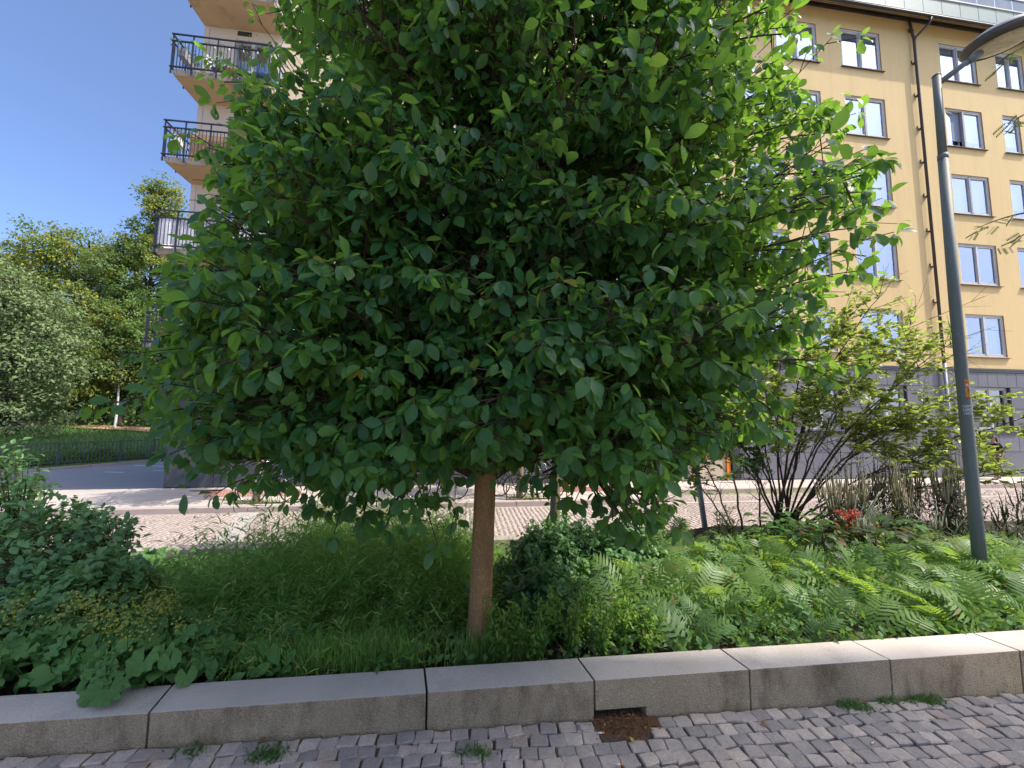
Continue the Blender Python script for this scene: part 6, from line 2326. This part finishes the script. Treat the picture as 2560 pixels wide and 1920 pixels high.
# weeds and litter at the foot of the street trees and along the kerb of the parking bay
n = 1700
s_ = np.concatenate([r2.normal(-5.36, .3, 300), r2.normal(1.9, .35, 300), r2.uniform(6.6, 12, 700), r2.uniform(16, 24, 400)])
d_ = np.concatenate([2.3 + r2.normal(0, .14, 600), 1.72 + np.abs(r2.normal(0, .08, 700)), .05 + np.abs(r2.normal(0, .05, 400))])
P = FP0 + s_[:, None] * FT + d_[:, None] * FN
P[:, 2] = np.where(d_ > 1.66, Z_ST, Z_SW)
P[:600, 2] = Z_SW
me = blades('pavement_weeds', P, r2.uniform(.03, .16, n), .004 + .004 * r2.uniform(0, 1, n), r2.uniform(.2, 1.2, n), None, r2, 3)
link('pavement_weeds', me, mt['grass'], kind='stuff')

# ================================================================== WOMAN (walks to the left behind the lamp post)
wb_ = fw(20.72, .62, Z_SW)
wm = thing('person', 'woman with black ponytail in black top and dark trousers walking past the grey house base', 'person', wb_, YAW + math.pi)   # local +x = walking direction (to the left)


def skin_fig(name, joints, edges, mat, parent, sub=2, root=0):
    me = bpy.data.meshes.new(name)
    me.from_pydata([j[0] for j in joints], edges, [])
    o = link(name, me, mat, parent)
    sk = o.modifiers.new('skin', 'SKIN')
    sk.use_smooth_shade = True
    lay = me.skin_vertices[0] if len(me.skin_vertices) else None
    for i, j in enumerate(joints):
        lay.data[i].radius = j[1]
        lay.data[i].use_root = (i == root)
    sb_ = o.modifiers.new('sub', 'SUBSURF')
    sb_.levels = sub
    sb_.render_levels = sub
    return o


def new_skin(me):
    bm = bmesh.new()
    bm.from_mesh(me)
    bm.verts.layers.skin.verify()
    bm.to_mesh(me)
    bm.free()


_old = skin_fig


def skin_fig(name, joints, edges, mat, parent, sub=2, root=0):
    me = bpy.data.meshes.new(name)
    me.from_pydata([tuple(j[0]) for j in joints], edges, [])
    new_skin(me)
    o = link(name, me, mat, parent)
    for i, j in enumerate(joints):
        d = me.skin_vertices[0].data[i]
        d.radius = (j[1], j[1] if len(j) < 3 else j[2])
        d.use_root = i == root
    m1 = o.modifiers.new('skin', 'SKIN')
    m1.use_smooth_shade = True
    m2 = o.modifiers.new('sub', 'SUBSURF')
    m2.levels = m2.render_levels = sub
    return o


J = [((0, 0, .90), .115), ((0, 0, 1.10), .10), ((.01, 0, 1.30), .115), ((.015, 0, 1.42), .05), ((.03, 0, 1.50), .052), ((.04, 0, 1.56), .085), ((.035, 0, 1.63), .07),
     ((.01, .15, 1.37), .045), ((-.07, .20, 1.12), .036), ((.06, .22, .90), .026), ((.10, .22, .83), .03),
     ((.01, -.15, 1.37), .045), ((.03, -.20, 1.11), .036), ((-.10, -.23, .92), .027), ((-.13, -.24, .84), .03),
     ((.0, .09, .84), .085), ((.10, .09, .48), .055), ((.24, .09, .12), .036), ((.25, .09, .06), .035), ((.36, .09, .035), .03),
     ((.0, -.09, .84), .085), ((.0, -.09, .47), .055), ((-.20, -.09, .14), .036), ((-.22, -.09, .08), .035), ((-.11, -.09, .035), .03)]
E_ = [(0, 1), (1, 2), (2, 3), (3, 4), (4, 5), (5, 6), (2, 7), (7, 8), (8, 9), (9, 10), (2, 11), (11, 12), (12, 13), (13, 14), (0, 15), (15, 16), (16, 17), (17, 18), (18, 19), (0, 20), (20, 21), (21, 22), (22, 23), (23, 24)]
skin_fig('body', J, E_, mt['skin'], wm)
up_ = lambda p, k: (tuple(p[0]), p[1] * k)
JT = [up_(J[0], 1.09), up_(J[1], 1.10), up_(J[2], 1.10), up_(J[3], 1.15), up_(J[7], 1.3), ((-.045, .19, 1.2), .052), up_(J[11], 1.3), ((.028, -.19, 1.19), .052)]
skin_fig('top', JT, [(0, 1), (1, 2), (2, 3), (2, 4), (4, 5), (2, 6), (6, 7)], mt['tee'], wm)
JR = [up_(((0, 0, .92), .115), 1.10), up_(J[15], 1.14), up_(J[16], 1.2), ((.22, .09, .17), .05), up_(J[20], 1.14), up_(J[21], 1.2), ((-.17, -.09, .19), .05)]
skin_fig('trousers', JR, [(0, 1), (1, 2), (2, 3), (0, 4), (4, 5), (5, 6)], mt['trous'], wm)
hair = MB()
hair.lathe([(.001, .118), (.05, .108), (.078, .06), (.082, 0), (.06, -.05)], 16, (.006, 0, 1.575))
ho = obj('hair', hair, mt['hair'], wm)
skin_fig('ponytail', [((-.06, 0, 1.62), .035), ((-.12, 0, 1.58), .038), ((-.14, 0, 1.47), .03), ((-.13, 0, 1.38), .012)], [(0, 1), (1, 2), (2, 3)], mt['hair'], wm)
for sx, sy, sz in ((.25, .09, 0), (-.20, -.09, .02)):
    obj('shoe', MB().add([(sx - .07, sy - .045, sz), (sx + .17, sy - .045, sz), (sx + .17, sy + .045, sz), (sx - .07, sy + .045, sz),
                          (sx - .06, sy - .04, sz + .085), (sx + .13, sy - .035, sz + .05), (sx + .13, sy + .035, sz + .05), (sx - .06, sy + .04, sz + .085)],
                         [(0, 3, 2, 1), (4, 5, 6, 7), (0, 1, 5, 4), (1, 2, 6, 5), (2, 3, 7, 6), (3, 0, 4, 7)]), mt['shoe'], wm, bevel=.012)
for y in (-.03, .03):
    obj('eye', MB().lathe([(.001, .008), (.009, .004), (.011, 0), (.009, -.004), (.001, -.008)], 8, (.121, y, 1.565)), mt['hair'], wm)
obj('nose', MB().add([(.118, -.012, 1.545), (.118, .012, 1.545), (.118, 0, 1.58), (.142, 0, 1.548)], [(0, 1, 3), (1, 2, 3), (2, 0, 3)]), mt['skin'], wm)
for (hx, hy, hz), sgn in (((.10, .22, .83), 1), ((-.13, -.24, .84), 1)):
    for k in range(4):
        a = -.03 + k * .02
        obj('finger', MB().tube([(hx + a, hy, hz - .01), (hx + a + .008, hy - .006, hz - .05 - .006 * (k in (1, 2))), (hx + a + .02, hy - .012, hz - .085 - .008 * (k in (1, 2)))], [.010, .009, .006], 6), mt['skin'], wm)
    obj('thumb', MB().tube([(hx + .03, hy, hz + .01), (hx + .055, hy - .005, hz - .02), (hx + .055, hy - .01, hz - .045)], [.011, .009, .006], 6), mt['skin'], wm)

# ================================================================== SMALL THINGS ON THE PATH
r2 = np.random.default_rng(77)
# dirt and dead leaves washed up at the slot
n = 1500
P = np.stack([r2.normal(.60, .10, n), np.zeros(n), np.zeros(n)], 1)
P[:, 1] = wall_y(P[:, 0]) - .02 - np.abs(r2.normal(0, .055, n)) + .06 * (r2.uniform(0, 1, n) < .3)
P[:, 2] = gz(P[:, 0], 0) + .004 + .016 * r2.uniform(0, 1, n) * np.exp(-((P[:, 0] - .6) / .14) ** 2)
me = scatter_mesh('leaf_litter', [leaf_tmpl(.016, .008, 2), leaf_tmpl(.026, .003, 2, seed=4)], P, frames(r2.normal(0, 1, P.shape) * (1, 1, .3), r2.normal(0, .3, P.shape) + (0, 0, 1)), r2.uniform(.4, 1.3, n), r2.integers(0, 2, n))
link('leaf_litter', me, mt['litter'], kind='stuff')
m_ = MB()
ns = 24
vs = [(.59, float(wall_y(.59)) - .035, float(gz(.59, 0)) + .012)]
for i in range(ns):
    a = 2 * math.pi * i / ns
    k = 1 + .18 * math.sin(3 * a) + .1 * math.sin(7 * a)
    vs.append((.59 + .20 * k * math.cos(a), float(wall_y(.59)) - .03 + .085 * k * math.sin(a), float(gz(.59, 0)) - .004))
m_.add(vs, [(0, 1 + i, 1 + (i + 1) % ns) for i in range(ns)], 0, True)
obj('dirt_heap', m_, mt['dirt'], kind='stuff')
# weeds in the joints
for k, (u, v, n, lab) in enumerate(((2135, 1755, 260, 'wider tuft of weeds at the wall foot below a block joint'), (2310, 1735, 300, 'leafy weed at the foot of the wall near its right end'), (670, 1905, 190, 'small weed between the setts at the lower left'),
                                    (1190, 1890, 110, 'thin weed between the setts below the drain block'), (2215, 1738, 90, 'sparse weed under the wall between two larger weeds'), (480, 1900, 60, 'tiny weed in the joints left of the other small weed'))):
    p = atz(u, v, 0.0)
    p[2] = gz(p[0], 0) + .004
    t = thing('weed', lab, 'weed', p, 0, 'weeds growing between the setts')
    Q = r2.normal(0, 1, (n, 3)) * (.045, .018, 0) + (0, 0, .004)
    me = blades('tuft', Q, r2.uniform(.015, .05, n), .0022 + .002 * r2.uniform(0, 1, n), r2.uniform(.4, 1.4, n), None, r2, 3)
    link('tuft', me, mt['fern2'], t, kind='stuff')
# cigarette ends, a pebble, fallen leaves
for u, v, a, lab in ((1545, 1915, .1, 'cigarette end on the setts at the bottom edge'), (2180, 1848, .35, 'cigarette end on the setts right of the drain'), (1500, 1836, .05, 'cigarette end beside the dirt at the drain slot')):
    p = atz(u, v, .0)
    p[2] = gz(p[0], 0) + .017
    t = thing('cigarette_end', lab, 'cigarette end', p, a, 'cigarette ends on the path')
    obj('paper', MB().tube([(-.012, 0, 0), (.010, 0, 0)], .0038, 8), mt['stickw'], t)
    obj('filter', MB().tube([(.0102, 0, 0), (.021, 0, 0)], .0039, 8), mt['orange'], t)
for u, v, lab, m in ((1897, 1796, 'orange dead leaf on the setts under the middle block joint', 'orleaf'), (1572, 1842, 'pale yellow leaf by the drain slot', 'mantlef'), (655, 1858, 'curled leaf by the wall foot at the left', 'litter'), (1384, 1833, None, None)):
    p = atz(u, v, .0)
    p[2] = gz(p[0], 0) + .016
    if m:
        o = obj('fallen_leaf', MB().add(*leaf_tmpl(.035, .020, 4), 0, True), mt[m])
        o.location = p
        o.rotation_euler = (0, 0, rnd.uniform(0, 6))
        tag(o, lab, 'leaf')
p = atz(1455, 1825, .0)
bm = bmesh.new()
bmesh.ops.create_icosphere(bm, subdivisions=2, radius=.016)
for v_ in bm.verts:
    v_.co = Vector((v_.co.x * 1.1, v_.co.y * .8, v_.co.z * .8)) * rnd.uniform(.88, 1.1)
me = bpy.data.meshes.new('pebble')
bm.to_mesh(me)
bm.free()
o = link('pebble', me, mt['kerb'])
o.location = (p[0], p[1], gz(p[0], 0) + .018)
tag(o, 'loose grey pebble at the wall foot left of the drain slot', 'pebble')
